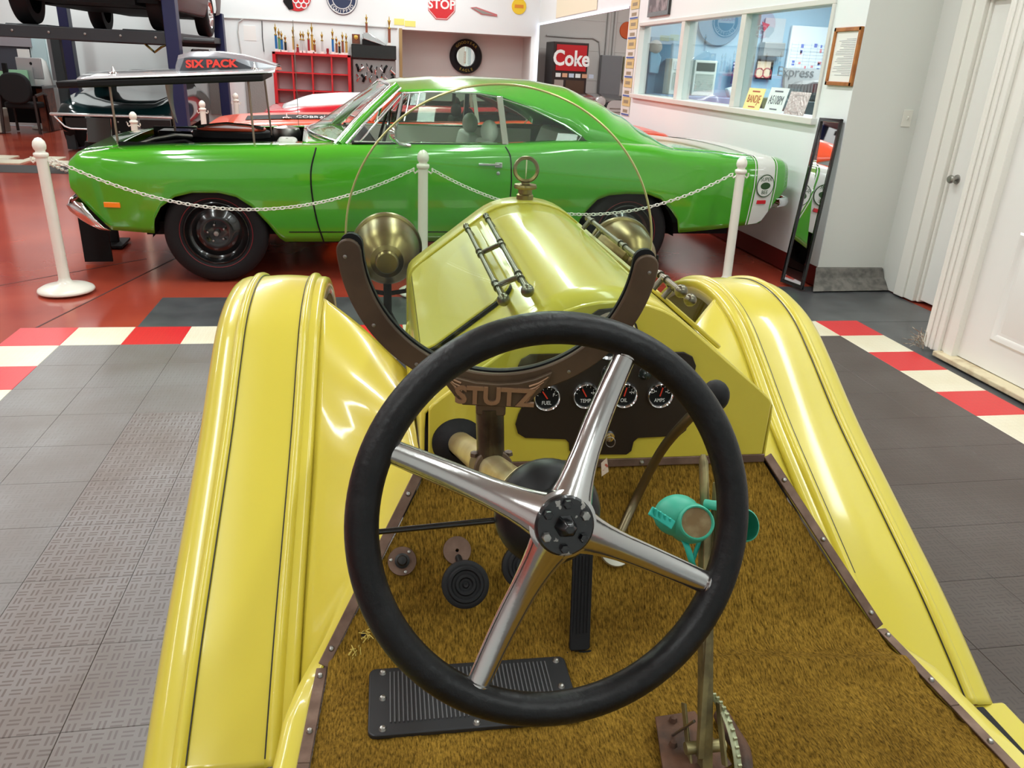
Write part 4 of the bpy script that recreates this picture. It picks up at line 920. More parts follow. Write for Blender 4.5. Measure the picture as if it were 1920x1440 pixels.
        M().box(skin(4.10, .578, .006), (.085, .014, .030), Matrix.Rotation(.16, 3, 'Z')).obj('rear_marker_lamp', mat('red_lamp', (206, 20, 36), .25, coat=.5), root, smooth=0, bev=.004)
        # bumblebee stripe over the tail
        def band(s0, s1, d, m, nm):
            for side in (0, 1):
                rows = []
                for k in range(5):
                    s = s0+(s1-s0)*k/4; zt = smooth_interp(ztop, s); zl = interp(zlow, s)+.004; r = []
                    for j in range(25):
                        z = zl+(zt-zl)*j/24; r.append(V((s, off(s, z)-d, z+(d*.6 if j > 20 else 0))))
                    o = off(s, zt); r += [V((s, o+.035, zt+.012+d)), V((s, o+.12, zt+.0165+d))]
                    rows.append([p if side == 0 else V((p.x, CWID-p.y, p.z)) for p in r])
                M().grid(rows).obj(nm, m, root, smooth=40)
            rows = []
            for k in range(3):
                s = s0+(s1-s0)*k/2; zt = smooth_interp(ztop, s)+.0125+d; a = .16+taper(s); rows.append([V((s, a+(CWID-2*a)*j/16, zt+.022*(1-(2*j/16-1)**2))) for j in range(17)])
            M().grid(rows).obj(nm, m, root, smooth=40)
        wm = mat('white_stripe', (228, 228, 222), .3, coat=.5)
        band(4.022, 4.196, .003, wm, 'tail_stripe'); band(3.998, 4.008, .003, wm, 'tail_pinstripe'); band(4.210, 4.220, .003, wm, 'tail_pinstripe')
        # round badge (mascot left out, lettering kept)
        bc = skin(4.108, .705, .006); e1 = (skin(4.19, .705)-skin(4.03, .705)).normalized(); e2 = V((0, 0, 1)); dg = mat('badge_green', (42, 78, 34), .4)
        bd = empty('tail_badge'); bd.parent = root
        M().prism(circle2(.088, 40), bc, e1, e2, 0, .0015).obj('badge_disc', dg, bd, smooth=30)
        M().prism(circle2(.080, 40), bc, e1, e2, .0015, .0022).obj('badge_disc', wm, bd, smooth=30)
        M().prism([(x*1.45, y*.8) for x, y in circle2(.034, 30)], bc, e1, e2, .0022, .003).obj('badge_disc', dg, bd, smooth=30)
        text('badge_lettering', 'SUPER', bc+e2*.050+e1.cross(e2)*.0032, e1, e2, .042, dg, bd, .0004)
        text('badge_lettering', 'BEE', bc-e2*.050+e1.cross(e2)*.0032, e1, e2, .042, dg, bd, .0004)
        # bumpers
        bf = crom([(-.885, .20, .50), (-.90, .5, .505), (-.905, .97, .51), (-.90, 1.43, .505), (-.885, 1.73, .50)], 17)
        M().grid([[V(p)+V((0, 0, .045)), V(p)+V((-.035, 0, .04)), V(p)+V((-.05, 0, .0)), V(p)+V((-.02, 0, -.06)), V(p)+V((.03, 0, -.085))] for p in bf]).obj('front_bumper', chrome, root, smooth=50, solid=.006)
        we = [[(-.90, .19, .52), (-.875, .135, .535), (-.82, .095, .53)], [(-.945, .20, .498), (-.90, .14, .50), (-.80, .085, .495)], [(-.93, .20, .46), (-.86, .12, .45), (-.755, .075, .43)], [(-.87, .20, .40), (-.80, .11, .385), (-.705, .07, .37)], [(-.80, .2, .36), (-.74, .11, .352), (-.665, .075, .35)]]
        M().grid([[V(p) for p in r] for r in we]).obj('front_bumper', chrome, root, smooth=60, solid=.006)
        rbp = crom([(4.28, .10, .565), (4.36, .13, .57), (4.40, .25, .575), (4.41, .97, .575), (4.40, 1.68, .575), (4.36, 1.8, .57), (4.28, 1.83, .565)], 25)
        M().grid([[V(p)+V((-.04, 0, .035)), V(p)+V((0, 0, .03)), V(p)+V((.012, 0, 0)), V(p)+V((0, 0, -.03)), V(p)+V((-.05, 0, -.04))] for p in rbp]).obj('rear_bumper', chrome, root, smooth=50, solid=.006)
        # antenna
        M().tube([(.55, 1.62, .92), (.55, 1.62, 1.75)], .003, 6).obj('antenna', steel, root)
    if P.get('stripe'):
        for z0, z1, s0, s1, m in P['stripe']:
            M().grid([[skin(s0+(s1-s0)*k/30, z, .004) for z in (z0, (z0+z1)/2, z1)] for k in range(31)]).obj('side_stripe', m, root, smooth=40)

GANG = R(3.5); GO = V((-1.05, 5.53, 0))
GF_ = Frame(GO, GANG)
green = mat('green_paint', (72, 166, 34), .16, coat=1, spec=.5)
gcar = empty('green_coupe', 'bright green muscle coupe with white tail stripe, roped off, hood removed', 'car', GO, GANG)
coupe(gcar, green, dict(bay=True, redline=True, detail=True))
# lift-off hood with scoop on four display rods (own thing)
hd = empty('car_hood', 'silver and black hood with a raised scoop resting above the green coupe on rods', 'car hood', GO, GANG)
silver = mat('silver_paint', (206, 208, 212), .2, .35, coat=.8)
def hpt(s, y, dz=0): return V((s, y, 1.268+(s+.86)*.075+dz))
rows = []
for k in range(15):
    s = -.80+1.24*k/14; row = []
    for j in range(21):
        y = .34+(CWID-.68)*j/20; t = abs(2*j/20-1); row.append(hpt(s, y, .035*(1-t**4)+.01))
    rows.append(row)
M().grid(rows).obj('skin', silver, hd, smooth=40, solid=.004)
M().prism([(-.95, .42), (-.80, .34), (.36, .34), (.36, CWID-.34), (-.80, CWID-.34), (-.95, CWID-.42)], (0, 0, 1.268-.0), V((1, 0, .075)), Y3, -.045, -.002).obj('under_liner', black_matte, hd, smooth=0, bev=.01).location = (0, 0, .065)
# scoop
sc_rows = []
for s, wv, h in ((-.225, .40, .045), (-.20, .44, .105), (-.12, .46, .125), (.05, .46, .120), (.20, .44, .095), (.34, .42, .055), (.44, .40, .02)):
    cy_ = CWID/2; sc_rows.append([hpt(s, cy_-wv, .03), hpt(s, cy_-wv+.01, .03+h*.75), hpt(s, cy_-wv+.06, .03+h), hpt(s, cy_, .035+h), hpt(s, cy_+wv-.06, .03+h), hpt(s, cy_+wv-.01, .03+h*.75), hpt(s, cy_+wv, .03)])
scp = M().grid(sc_rows).obj('scoop', mat('graphite_silver', (150, 153, 160), .25, .4, coat=.6), hd, smooth=30)
mth_ = sc_rows[0]; M().add([p+V((.002, 0, 0)) for p in mth_], [list(range(7))]).obj('scoop_mouth', black_matte, hd, smooth=0)
pa, pb = hpt(-.16, CWID/2-.455, .03), hpt(.22, CWID/2-.445, .03)
M().add([hpt(-.19, CWID/2-.466, .035), hpt(.30, CWID/2-.448, .035), hpt(.14, CWID/2-.462, .105), hpt(-.15, CWID/2-.463, .118)], [(0, 1, 2, 3)]).obj('side_panel', mat('charcoal', (74, 76, 82), .35), hd, smooth=0)
text('lettering', 'SIX PACK', hpt(.02, CWID/2-.472, .073), V((1, -.0, .06)), V((0, .16, 1)), .066, mat('red_lettering', (226, 54, 40), .4), hd, .001, sx=1.18, bold=.003)
for s in (-.61, .30): 
    M().lathe([(0, .05), (.004, .04), (.012, .01), (.03, .004), (.032, 0)], hpt(s, .52, .035), Z3, 14).obj('hood_pin', chrome, hd)
for (s0, s1, y) in ((-.617, -.62, .40), (.269, .259, .40), (-.42, -.45, 1.52), (.33, .30, 1.52)):
    tag(M().tube([GF_.M @ V((s0, y, .86)), GF_.M @ hpt(s1, y, .045-.05)], .008, 8).obj('support_rod', mat('brown_steel_rod', (150, 130, 116), .4, .6)), {(-.617, .40): 'slim metal rod propping the front near corner of the silver hood', (.269, .40): 'slim metal rod propping the rear near corner of the silver hood', (-.42, 1.52): 'slim metal rod propping the front far corner of the silver hood', (.33, 1.52): 'slim metal rod propping the rear far corner of the silver hood'}[(s0, y)], 'rod', 'hood support rods')
# white paper strip hanging on the far front rod
rows = []
for k in range(10):
    p = GF_.M @ V((-.40-.015*math.sin(k*.35), 1.48, 1.26-.036*k)); rows.append([p+V((-.055+.006*k, 0, .008)), p+V((.01, 0, 0))])
tag(M().grid(rows).obj('paper_strip', mat('paper', (236, 236, 232), .7), solid=.002), 'white paper strip hanging from the far front hood rod', 'paper')
# info board standing before the nose of the green coupe
sb = empty('info_board', 'dark tilted sign board on a black stand before the green coupe nose', 'sign stand', ony(197, 268, 6.75), GANG); sb.location.z = 0
M().bx((-.13, -.16, 0), (.05, .16, .02)).obj('foot', black_matte, sb, smooth=0, bev=.004)
M().bx((-.14, -.02, .02), (.0, .02, .80)).obj('post', black_matte, sb, smooth=0, bev=.004)
M().box((-.02, -.03, .885), (.17, .02, .19), Matrix.Rotation(-.35, 3, 'X')).obj('board', mat('smoky_board', (54, 58, 58), .15, coat=.6), sb, smooth=0, bev=.004)
tag(M().bx((-.13, -.01, 0), (.06, .01, .42)).obj('floor_sign', black_matte, smooth=0), 'upright black sign board standing on the red floor under the green front bumper', 'sign board')
bpn = bpy.data.objects['floor_sign']; q = onz(193, 490); bpn.location = (q.x+.01, q.y, 0); bpn.rotation_euler = (0, 0, GANG)
# ---- stanchions and chains
def stanchion(x, y, label, lean=(0, 0), sc=1.0, h=.96):
    st = empty('stanchion', label, 'stanchion', (x, y, 0), 0, 'white plastic chain stanchions'); st.scale = (sc, sc, sc)
    st.rotation_euler = (lean[0], lean[1], 0)
    M().lathe([(0, .0), (.165, .0), (.17, .008), (.165, .02), (.14, .034), (.09, .045), (.05, .055), (.036, .075), (.034, .09)], (0, 0, 0), Z3, 40).obj('base', white_plastic, st, smooth=60)
    M().lathe([(.034, .08), (.0335, .5), (.033, h-.14), (.033, h-.115)], (0, 0, 0), Z3, 24).obj('post', white_plastic, st, smooth=60)
    M().lathe([(.033, h-.12), (.041, h-.115), (.043, h-.10), (.040, h-.092), (.029, h-.088), (.027, h-.08), (.036, h-.068), (.039, h-.048), (.034, h-.025), (.018, h-.006), (.0, h)], (0, 0, 0), Z3, 28).obj('finial', white_plastic, st, smooth=60)
    for s in (-1, 1): M().tube([(s*.033, 0, h-.135), (s*.052, 0, h-.15), (s*.062, 0, h-.135), (s*.060, 0, h-.115)], .006, 8).obj('chain_hook', white_plastic, st)
    return st
pL, pR = onz(125, 545), V((2.655, 5.45, 0)); pM = ony(794, 290, 5.43); pM = V((pM.x, 5.30, 0))
stanchion(pL.x, pL.y, 'white chain stanchion before the front bumper of the green coupe', (0, -.012))
pMx = onz(795, 538).x
stanchion(ony(793, 400, 5.28).x, 5.28, 'white chain stanchion before the driver door of the green coupe, behind the yellow hood')
stanchion(pR.x, pR.y, 'white chain stanchion before the rear quarter of the green coupe', (0, -.02))
chm = mat('white_plastic_chain', (228, 226, 216), .4)
def chain(pts, label, r=.0032, link=.036):
    P_ = [V(p) for p in pts]; L_ = [0]
    for a, b in zip(P_, P_[1:]): L_.append(L_[-1]+(b-a).length)
    n = max(2, int(L_[-1]/(link*.74))); m_ = M()
    for k in range(n):
        d = L_[-1]*(k+.5)/n; i = max(j for j in range(len(L_)) if L_[j] <= d); i = min(i, len(P_)-2); p = P_[i].lerp(P_[i+1], (d-L_[i])/(L_[i+1]-L_[i])); t = (P_[i+1]-P_[i]).normalized()
        sd = t.cross(Z3).normalized(); up = sd.cross(t)
        a = (sd+up).normalized() if k % 2 else (sd-up).normalized()
        m_.tube([p+t*(link/2-.009)*(1 if abs(th) < math.pi/2 else -1)*0+t*(link/2*math.cos(th))+a*(.0105*math.sin(th)) for th in [2*math.pi*q/10 for q in range(10)]], r, 5, closed=True)
    return tag(m_.obj('chain', chm), label, 'chain', 'white plastic barrier chains')
def sag(a, b, px_low, n=60):
    "hanging chain from a to b whose lowest point is drawn at the given pixel"
    a, b = V(a), V(b); out = []
    nrm = (b-a).cross(Z3); low = hit(*px_low, a, nrm)
    t0 = (low-a).dot((b-a).normalized())/(b-a).length; dz = low.z
    # parabola through both ends and the low point
    import_a = [(0, a.z), (t0, dz), (1, b.z)]
    (x0, y0), (x1, y1), (x2, y2) = import_a
    for k in range(n+1):
        t = k/n; z = y0*(t-x1)*(t-x2)/((x0-x1)*(x0-x2))+y1*(t-x0)*(t-x2)/((x1-x0)*(x1-x2))+y2*(t-x0)*(t-x1)/((x2-x0)*(x2-x1))
        p = a.lerp(b, t); out.append(V((p.x, p.y, z)))
    return out
hL = V((pL.x+.055-.01, pL.y, .835)); xm = ony(793, 400, 5.28).x; hM0, hM1 = V((xm-.06, 5.28, .835)), V((xm+.06, 5.28, .835)); hR = V((pR.x-.08, pR.y, .835))
chain(sag(hL, hM0, (470, 393)), 'white plastic chain sagging across the front fender of the green coupe')
chain(sag(hM1, hR, (1085, 402)), 'white plastic chain sagging across the rear wheel of the green coupe')
chain([hL+V((-.09, .02, 0)), hL+V((-.05, .35, -.12)), hL+V((.04, .8, -.16)), hL+V((.2, 1.4, -.02))][::-1], 'short white chain running back past the green front bumper', .0032)
# far stanchions
for x, y, h_, lb in ((248, 209, 8.6, 'far white stanchion in front of the dark green sports car grille'), (378, 188, 10.3, 'far white stanchion beside the blue lift post'), (441, 174, 12.0, 'farthest white stanchion near the red shelf')):
    p = ony(x, y, h_); stanchion(p.x, p.y, lb, sc=p.z/.96)
# ---- orange coupe behind, and red coupe behind that
orange = mat('orange_paint', (226, 74, 32), .3, coat=.3)
o2 = GF_.M @ V((.42, 2.75, 0))
oc_ = empty('orange_coupe', 'orange muscle coupe with black side stripes parked right behind the green coupe', 'car', o2, GANG); oc_.scale = (.95, .95, .95)
coupe(oc_, orange, dict(trim_mat=black_matte, seat_mat=black_matte, hood_mat=orange, stripe=[(.80, .86, -.6, .95, black_matte)]))
for zz, s0, s1 in (((.0), -.45, .62),):
    rows = [[V((s0+(s1-s0)*k/12, y, smooth_interp([(-.9, .77), (-.61, .861), (.03, .896), (.66, .917)], s0+(s1-s0)*k/12)+.022+.03*(1-(2*(y-.3)/(CWID-.6)-1)**2))) for y in (.42, .5, .6, .72, .8)] for k in range(13)]
    M().grid(rows)  .obj('hood_stripe', black_matte, oc_, smooth=40)
text('hood_lettering', 'COBRA  428', oc_.matrix_world @ V((0, 0, 0)) if False else V((.32, .50, .945)), X3, V((0, .9, .25)), .09, lettering_white, oc_, .001)
for s in (-1, 1): pass
M().lathe([(0, .05), (.004, .04), (.012, .012), (.05, .008), (.055, 0)], (-.02, .46, .93), Z3, 14).obj('hood_pin', chrome, oc_)
M().lathe([(0, .05), (.004, .04), (.012, .012), (.05, .008), (.055, 0)], (.38, .36, .935), Z3, 14).obj('hood_pin', chrome, oc_)
redc = mat('deep_red_paint', (196, 22, 40), .25, coat=.4)
o3 = GF_.M @ V((.85, 5.4, 0))
rc_ = empty('red_coupe', 'red muscle coupe with broad white hood stripe parked behind the orange coupe', 'car', o3, GANG); rc_.scale = (.95, .95, .92)
coupe(rc_, redc, dict(trim_mat=black_matte, seat_mat=black_matte, hood_rise=.10, hood_mat=mat('white_hood_paint', (226, 228, 230), .25, coat=.8), ztop=[(-.9, .80), (-.8, .86), (-.3, .93), (.3, .98), (.9, 1.0), (2.0, 1.0), (2.5, 1.02), (3.2, 1.0), (4.0, .96), (4.34, .90)]))
# ---- maroon coupe up on the four post lift
LY = 11.6
mar = mat('maroon_paint', (66, 16, 18), .45, coat=.1, spec=.3)
pw0, pw1 = ony(52, 47, LY), ony(268, 52, LY)
ZL = (pw0.z+pw1.z)/2
mc = empty('maroon_coupe', 'dark maroon coupe raised high on the four post lift', 'car', (pw0.x-.22, LY+.25, ZL), R(90)); mc.scale = (1, -1, 1)
coupe(mc, mar, dict(trim_mat=black_matte, seat_mat=black_matte, wheel_mat=chrome, nose_mat=mar))
M().bx((-.935, .78, .50), (-.93, 1.16, .62)).obj('license_plate', mat('plate_cream', (222, 214, 180), .5), mc, smooth=0)
M().box((-.90, 1.62, .62), (.03, .12, .06)).obj('marker_lamp', mat('amber_lamp', (0, 0, 0)), mc, smooth=0, bev=.01)
lift = empty('car_lift', 'black and dark blue four post car lift carrying the maroon coupe', 'car lift', (0, 0, 0))
navy = mat('navy_lift_paint', (16, 24, 68), .4); lblk = mat('charcoal_lift_paint', (38, 42, 46), .5, bump=(30, .1))
pr = ony(332, 120, LY-.1); px_ = pr.x
M().bx((px_-.08, LY-.25, 0), (px_+.08, LY-.05, 2.75)).obj('post', navy, lift, smooth=0, bev=.01)
pl_ = ony(-60, 120, LY-.1).x
M().bx((pl_-.08, LY-.25, 0), (pl_+.08, LY-.05, 2.75)).obj('post', navy, lift, smooth=0, bev=.01)
p2 = ony(412, 60, LY+4.4).x; M().bx((p2-.08, LY+4.3, 0), (p2+.08, LY+4.5, 2.1)).obj('post', navy, lift, smooth=0, bev=.01)
p3_ = ony(130, 90, LY+4.4).x; M().bx((p3_-.08, LY+4.3, 0), (p3_+.08, LY+4.5, 2.1)).obj('post', navy, lift, smooth=0, bev=.01)
M().bx((pl_, LY-.2, ZL-.17), (px_, LY-.05, ZL-.02)).obj('cross_beam', lblk, lift, smooth=0, bev=.01)
for xx in (pw0.x, pw1.x): M().bx((xx-.24, LY-.05, ZL-.10), (xx+.24, LY+4.5, ZL-.005)).obj('runway', lblk, lift, smooth=0, bev=.01)
M().bx((p3_, LY+4.3, ZL-.17), (p2, LY+4.45, ZL-.02)).obj('cross_beam', lblk, lift, smooth=0, bev=.01)
for k in range(6): M().lathe([(0, .012), (.014, .01), (.016, 0)], (pl_+.2+(px_-pl_-.4)*k/5, LY-.2, ZL-.09), (0, -1, 0), 12).obj('bolt', steel, lift)
M().tube([(px_+.12, LY-.15, ZL-.1), (px_+.5, LY-.15, ZL-.1)], .03, 8).obj('pulley_arm', lblk, lift)
# yellow-black strap hanging under the lift
sp2 = [ony(x, y, LY) for x, y in ((262, 72), (275, 85), (290, 98), (303, 88), (316, 84), (318, 120))]
tag(M().tube(sp2, .036, 6, flat=.4).obj('ratchet_strap', mat('yellow_black_strap', (150, 140, 60), .7, var=(25, (40, 36, 24), .48, .55))), 'yellow and black ratchet strap dangling below the lift beam', 'strap')
tag(M().bx((px_+.14, LY+.1, 1.30), (px_+.40, LY+.3, 1.50)).obj('lift_motor', black_gloss, smooth=0, bev=.03), 'black lift motor box mounted beside the blue post', 'motor')
# ---- dark green sports car facing us
vt = empty('dark_green_sports_car', 'very dark green sports car with chrome bumper facing the camera under the lift', 'car', (-3.70, 13.1, 0), R(3))
bchr = mat('satin_bright_chrome', (235, 236, 236), .35, .7)
dg_ = mat('dark_green_paint', (10, 40, 42), .14, coat=1)
def vring(y, sc, zs):
    h = [(0, .70), (.25, .715), (.45, .74), (.60, .80), (.70, .82), (.80, .77), (.87, .64), (.89, .50), (.86, .34), (.80, .28)]
    r = [V((x*sc, y, .28+(z-.28)*zs)) for x, z in h]; return [V((-p.x, p.y, p.z)) for p in r[::-1]][:-1]+r
M().grid([vring(y, a, b) for y, a, b in ((-.02, .90, .50), (0, .95, .62), (.06, .98, .72), (.2, 1, .80), (.5, 1, .94), (.9, 1.0, 1.0), (1.4, 1.0, 1.02), (1.8, 1, 1.06), (2.9, 1.0, 1.08), (3.7, .95, .95))]).obj('body', dg_, vt, smooth=50)
M().grid([[V((x*a, y, z)) for x, z in ((-.74, .8), (-.62, 1.04), (-.4, 1.10), (0, 1.12), (.4, 1.10), (.62, 1.04), (.74, .8))] for y, a in ((1.75, 1), (2.15, .85), (2.6, .85), (3.2, .95))]).obj('roof', black_matte, vt, smooth=50)
M().tube([(-.92, .02, .52), (-.86, -.06, .525), (-.4, -.10, .53), (0, -.11, .53), (.4, -.10, .53), (.86, -.06, .525), (.92, .02, .52)], .022, 10).obj('bumper', bchr, vt)
for s in (-1, 1):
    M().tube([(s*.86, -.04, .50), (s*.74, -.06, .36), (s*.66, -.07, .33), (s*.22, -.09, .325)], .014, 8).obj('bumper', bchr, vt)
    M().bx((s*.30, -.06, .35), (s*.72, -.02, .48)).obj('grille', mat('grille_dark', (40, 34, 34), .4, .4), vt, smooth=0)
    M().box((s*.80, -.03, .45), (.07, .03, .06)).obj('marker_lamp', mat('dull_amber', (150, 70, 30), .3), vt, smooth=0)
    M().lathe([(.0, -.10), (.24, -.10), (.33, -.08), (.345, 0), (.33, .08), (.24, .10), (0, .1)], (s*.77, .55, .34), X3, 32).obj('tyre', black_rubber, vt)
    M().lathe([(.0, -.10), (.24, -.10), (.33, -.08), (.345, 0), (.33, .08), (.24, .10), (0, .1)], (s*.77, 2.9, .34), X3, 32).obj('tyre', black_rubber, vt)
M().bx((-.2, -.07, .24), (.2, -.02, .50)).obj('plate_recess', black_matte, vt, smooth=0)
for k in range(6): M().lathe([(0, .006), (.012, .004), (.014, 0)], (-.12+.12*(k % 3), -.075, .30+.14*(k//3)), (0, -1, 0), 8).obj('stud', steel, vt)
# ================================================================ BACKGROUND
def wrect(x0, y0, x1, y1, Y):
    ym, xm = (y0+y1)/2, (x0+x1)/2
    return ony(x0, ym, Y).x, ony(x1, ym, Y).x, ony(xm, y1, Y).z, ony(xm, y0, Y).z
def wbox(name, x0, y0, x1, y1, Y, dep, m, parent=None, bev=0, label=None, cat=None, group=None):
    a, b, c, d = wrect(x0, y0, x1, y1, Y)
    o = M().bx((a, Y-dep, c), (b, Y, d)).obj(name, m, parent, smooth=0, bev=bev)
    return tag(o, label, cat, group) if label else o
gold = mat('gold_plastic', (206, 172, 84), .25, .9); wood = mat('brown_wood', (124, 66, 40), .4, var=(12, (92, 48, 30), .4, .65))
cols = {'blue': (28, 104, 168), 'green': (90, 150, 110), 'black': (30, 28, 28), 'gold': (190, 150, 70), 'red': (150, 26, 36), 'silver': (196, 196, 196), 'brown': (134, 70, 44)}
# ---- red shelf unit with trophies
SY = BY-.36
sh = empty('red_shelf', 'bright red open shelf unit against the back wall below the trophies', 'shelf', (0, BY, 0))
a, b, zt_, zb_ = ony(512, 130, SY).x, ony(658, 130, SY).x, ony(585, 100, SY).z, .55
for n_, q in (('side_panel', ((a, -.36, zb_), (a+.06, 0, zt_))), ('side_panel', ((b-.06, -.36, zb_), (b, 0, zt_))), ('top_panel', ((a, -.36, zt_-.045), (b, 0, zt_))), ('bottom_panel', ((a, -.36, zb_), (b, 0, zb_+.05)))):
    M().bx(*q).obj(n_, red_paint, sh, smooth=0, bev=.004)
M().bx((a, -.02, zb_), (b, 0, zt_)).obj('back_panel', mat('frosted_pink_grey', (204, 182, 184), .5), sh, smooth=0)
for k in (1, 2, 3): M().bx((a+(b-a)*k/4-.014, -.345, zb_), (a+(b-a)*k/4+.014, -.02, zt_-.04)).obj('divider', red_paint, sh, smooth=0)
for zz in (zt_-.36, zt_-.68): M().bx((a+.05, -.34, zz-.012), (b-.05, -.02, zz+.012)).obj('shelf_board', red_paint, sh, smooth=0)
def trophy(x, ytop, c, label, Y=BY-.2, zb=None, wide=1.0):
    p = ony(x, ytop, Y); zb = zt_ if zb is None else zb; H_ = max(p.z-zb, .05)
    t = empty('trophy', label, 'trophy', (p.x, Y, zb), 0, 'trophies on the red shelf'); cm = mat('trophy_'+c, cols[c], .3, .3 if c in ('silver', 'gold') else .1)
    w = .034*wide
    M().bx((-w, -w*.8, 0), (w, w*.8, H_*.10)).obj('base', mat('white_marble', (230, 226, 220), .3) if H_ > .2 else cm, t, smooth=0, bev=.003)
    if H_ > .12:
        M().bx((-w*.62, -w*.5, H_*.10), (w*.62, w*.5, H_*.58)).obj('column', cm, t, smooth=0, bev=.004)
        M().lathe([(0, H_*.58), (w*.8, H_*.58), (w*.8, H_*.61), (w*.3, H_*.63), (w*.25, H_*.68), (w*.5, H_*.76), (w*.75, H_*.86), (w*.7, H_*.87), (0, H_*.80)], (0, 0, 0), Z3, 14).obj('cup', gold, t)
        M().lathe([(0, H_*.82), (w*.2, H_*.84), (w*.28, H_*.93), (w*.15, H_*.96), (w*.2, H_*.985), (0, H_)], (0, 0, 0), Z3, 10).obj('figure', gold, t)
    else:
        M().lathe([(0, 0), (w*.5, H_*.1), (w*.8, H_*.6), (w*.7, H_), (0, H_*.9)], (0, 0, 0), Z3, 12).obj('cup', cm, t)
for x, y, c, lb in ((212, 262, 'blue', 'tall blue columned trophy at the left end of the red shelf'), (252, 318, 'green', 'pale green trophy second from the left on the red shelf'), (282, 345, 'blue', 'short blue trophy third from the left on the red shelf'), (325, 395, 'black', 'short black trophy fourth from the left on the red shelf'),
                    (412, 298, 'gold', 'tall gold trophy with dark foot, fifth from the left'), (466, 490, 'red', 'little dark red trophy between the gold and silver ones'), (498, 345, 'silver', 'left one of the two silver trophies standing close together'), (527, 350, 'silver', 'right one of the two silver trophies standing close together'),
                    (585, 330, 'red', 'red columned trophy left of the tallest gold one'), (622, 258, 'gold', 'tallest gold trophy in the middle of the red shelf'), (655, 430, 'brown', 'brown trophy just right of the tallest gold one'), (738, 355, 'silver', 'thick silver trophy standing alone right of the middle'),
                    (805, 545, 'red', 'tiny red cup standing on the red shelf'), (857, 318, 'blue', 'bright blue slim trophy on the right part of the red shelf'), (902, 408, 'brown', 'brown trophy right of the bright blue one'), (935, 455, 'black', 'low black trophy among the right group'), (970, 358, 'brown', 'orange brown trophy near the right end of the red shelf'), (1012, 372, 'gold', 'gold trophy at the right end of the red shelf')):
    trophy(480+x/6, y/6, c, lb)
# ---- black case with plaque, tall trophies and silver display below
CY = BY-.30
wbox('black_case', 659, 84, 743, 111, CY, .30, black_gloss, None, .015, 'black case with a yellow label right of the red shelf', 'case').location.y = .30
cz = wrect(659, 84, 743, 111, CY)
cs = bpy.data.objects['black_case']
yl = wbox('yellow_label', 680, 93, 722, 103, CY-.001, .002, mat('yellow_label', (206, 196, 40), .5), cs); yl.location.y = 0
nm_ = M()
for k in range(7): u = cz[0]+.24+k*.045; nm_.bx((u, CY-.0045, cz[2]+.10), (u+.03, CY-.003, cz[2]+.135))
nm_.obj('label_marks', mat('label_dark', (70, 72, 20), .6), cs, smooth=0)
trophy(480+1240/6, 160/6, 'brown', 'tall brown trophy standing on the black case, left one', BY-.12, cz[3]+.16, 1.0)
trophy(480+1497/6, 185/6, 'brown', 'tall slim brown trophy on the right end of the black case', BY-.12, cz[3], 1.2)
wbox('plaque', 660, 64, 675, 82, BY-.1, .02, wood, None, .004, 'small dark wooden plaque on the left end of the black case', 'plaque')
M().lathe([(0, .02), (.04, .015), (.045, 0)], (ony(667.5, 70, BY-.12).x, BY-.121, ony(667.5, 70, BY-.12).z), (0, -1, 0), 18).obj('medallion', gold, bpy.data.objects['plaque'])
q = [ony(x, y, BY-.15) for x, y in ((679, 62), (690, 61), (724, 84), (722, 87), (681, 73))]
tag(M().prism([(p.x, p.z) for p in q], (0, BY-.15, 0), X3, Z3, 0, .12).obj('metal_scoop', chrome, smooth=30, bev=.01), 'polished metal scoop lying on the black case', 'scoop')
q = [ony(x, y, BY-.15) for x, y in ((679, 73), (700, 76), (724, 88), (679, 86))]
tag(M().prism([(p.x, p.z) for p in q], (0, BY-.15, 0), X3, Z3, 0, .1).obj('scoop_stand', black_matte, smooth=30), 'black wedge under the polished scoop', 'stand')
dsp = empty('engine_display', 'silver grey engine block display below the black case', 'engine', (0, BY-.02, 0))
a, b, c, d = wrect(661, 111, 742, 150, BY-.2)
M().bx((a, -.2, .5), (b, 0, d)).obj('block', mat('dull_silver', (150, 150, 148), .4, .5, bump=(12, .3)), dsp, smooth=0, bev=.02)
random.seed(5)
for k in range(16):
    u = a+.08+(b-a-.16)*(k % 8)/7; zz = d-.12-.16*(k//8)+random.uniform(-.03, .03)
    M().tube([(u, -.22, zz), (u+random.uniform(-.05, .05), -.28, zz-.05), (u+random.uniform(-.06, .06), -.24, zz-.12)], random.uniform(.012, .025), 8).obj('pipe', chrome if k % 3 else black_matte, dsp)
# ---- signs on the back wall
def disc(name, x, y, rpx, m, label, cat):
    c = ony(x, y, BY); r = (ony(x+rpx, y, BY)-c).length
    g = empty(name, label, cat, c); M().lathe([(0, .02), (r*.98, .02), (r, .015), (r, 0)], (0, 0, 0), (0, -1, 0), 44).obj('disc', m, g, smooth=40); return g, r
g, r = disc('stop_sign', 828, 9, 2, red_paint, 'red octagonal stop sign on the back wall', 'sign')
for ch in list(g.children): bpy.data.objects.remove(ch)
r = .285; M().prism(circle2(r, 8, R(22.5)), (0, 0, 0), X3, Z3, 0, .012).obj('plate', red_paint, g, smooth=0)
M().prism(circle2(r*.96, 8, R(22.5)), (0, 0, 0), X3, Z3, .012, .013).obj('border', lettering_white, g, smooth=0)
M().prism(circle2(r*.92, 8, R(22.5)), (0, 0, 0), X3, Z3, .013, .014).obj('face', red_paint, g, smooth=0)
text('lettering', 'STOP', (0, -.0155, .0), X3, Z3, .225, lettering_white, g, .001, bold=.006)
g, r = disc('round_sign', 556, -8, 27, red_paint, 'round red sign with white rings, cut by the top edge of the photo', 'sign')
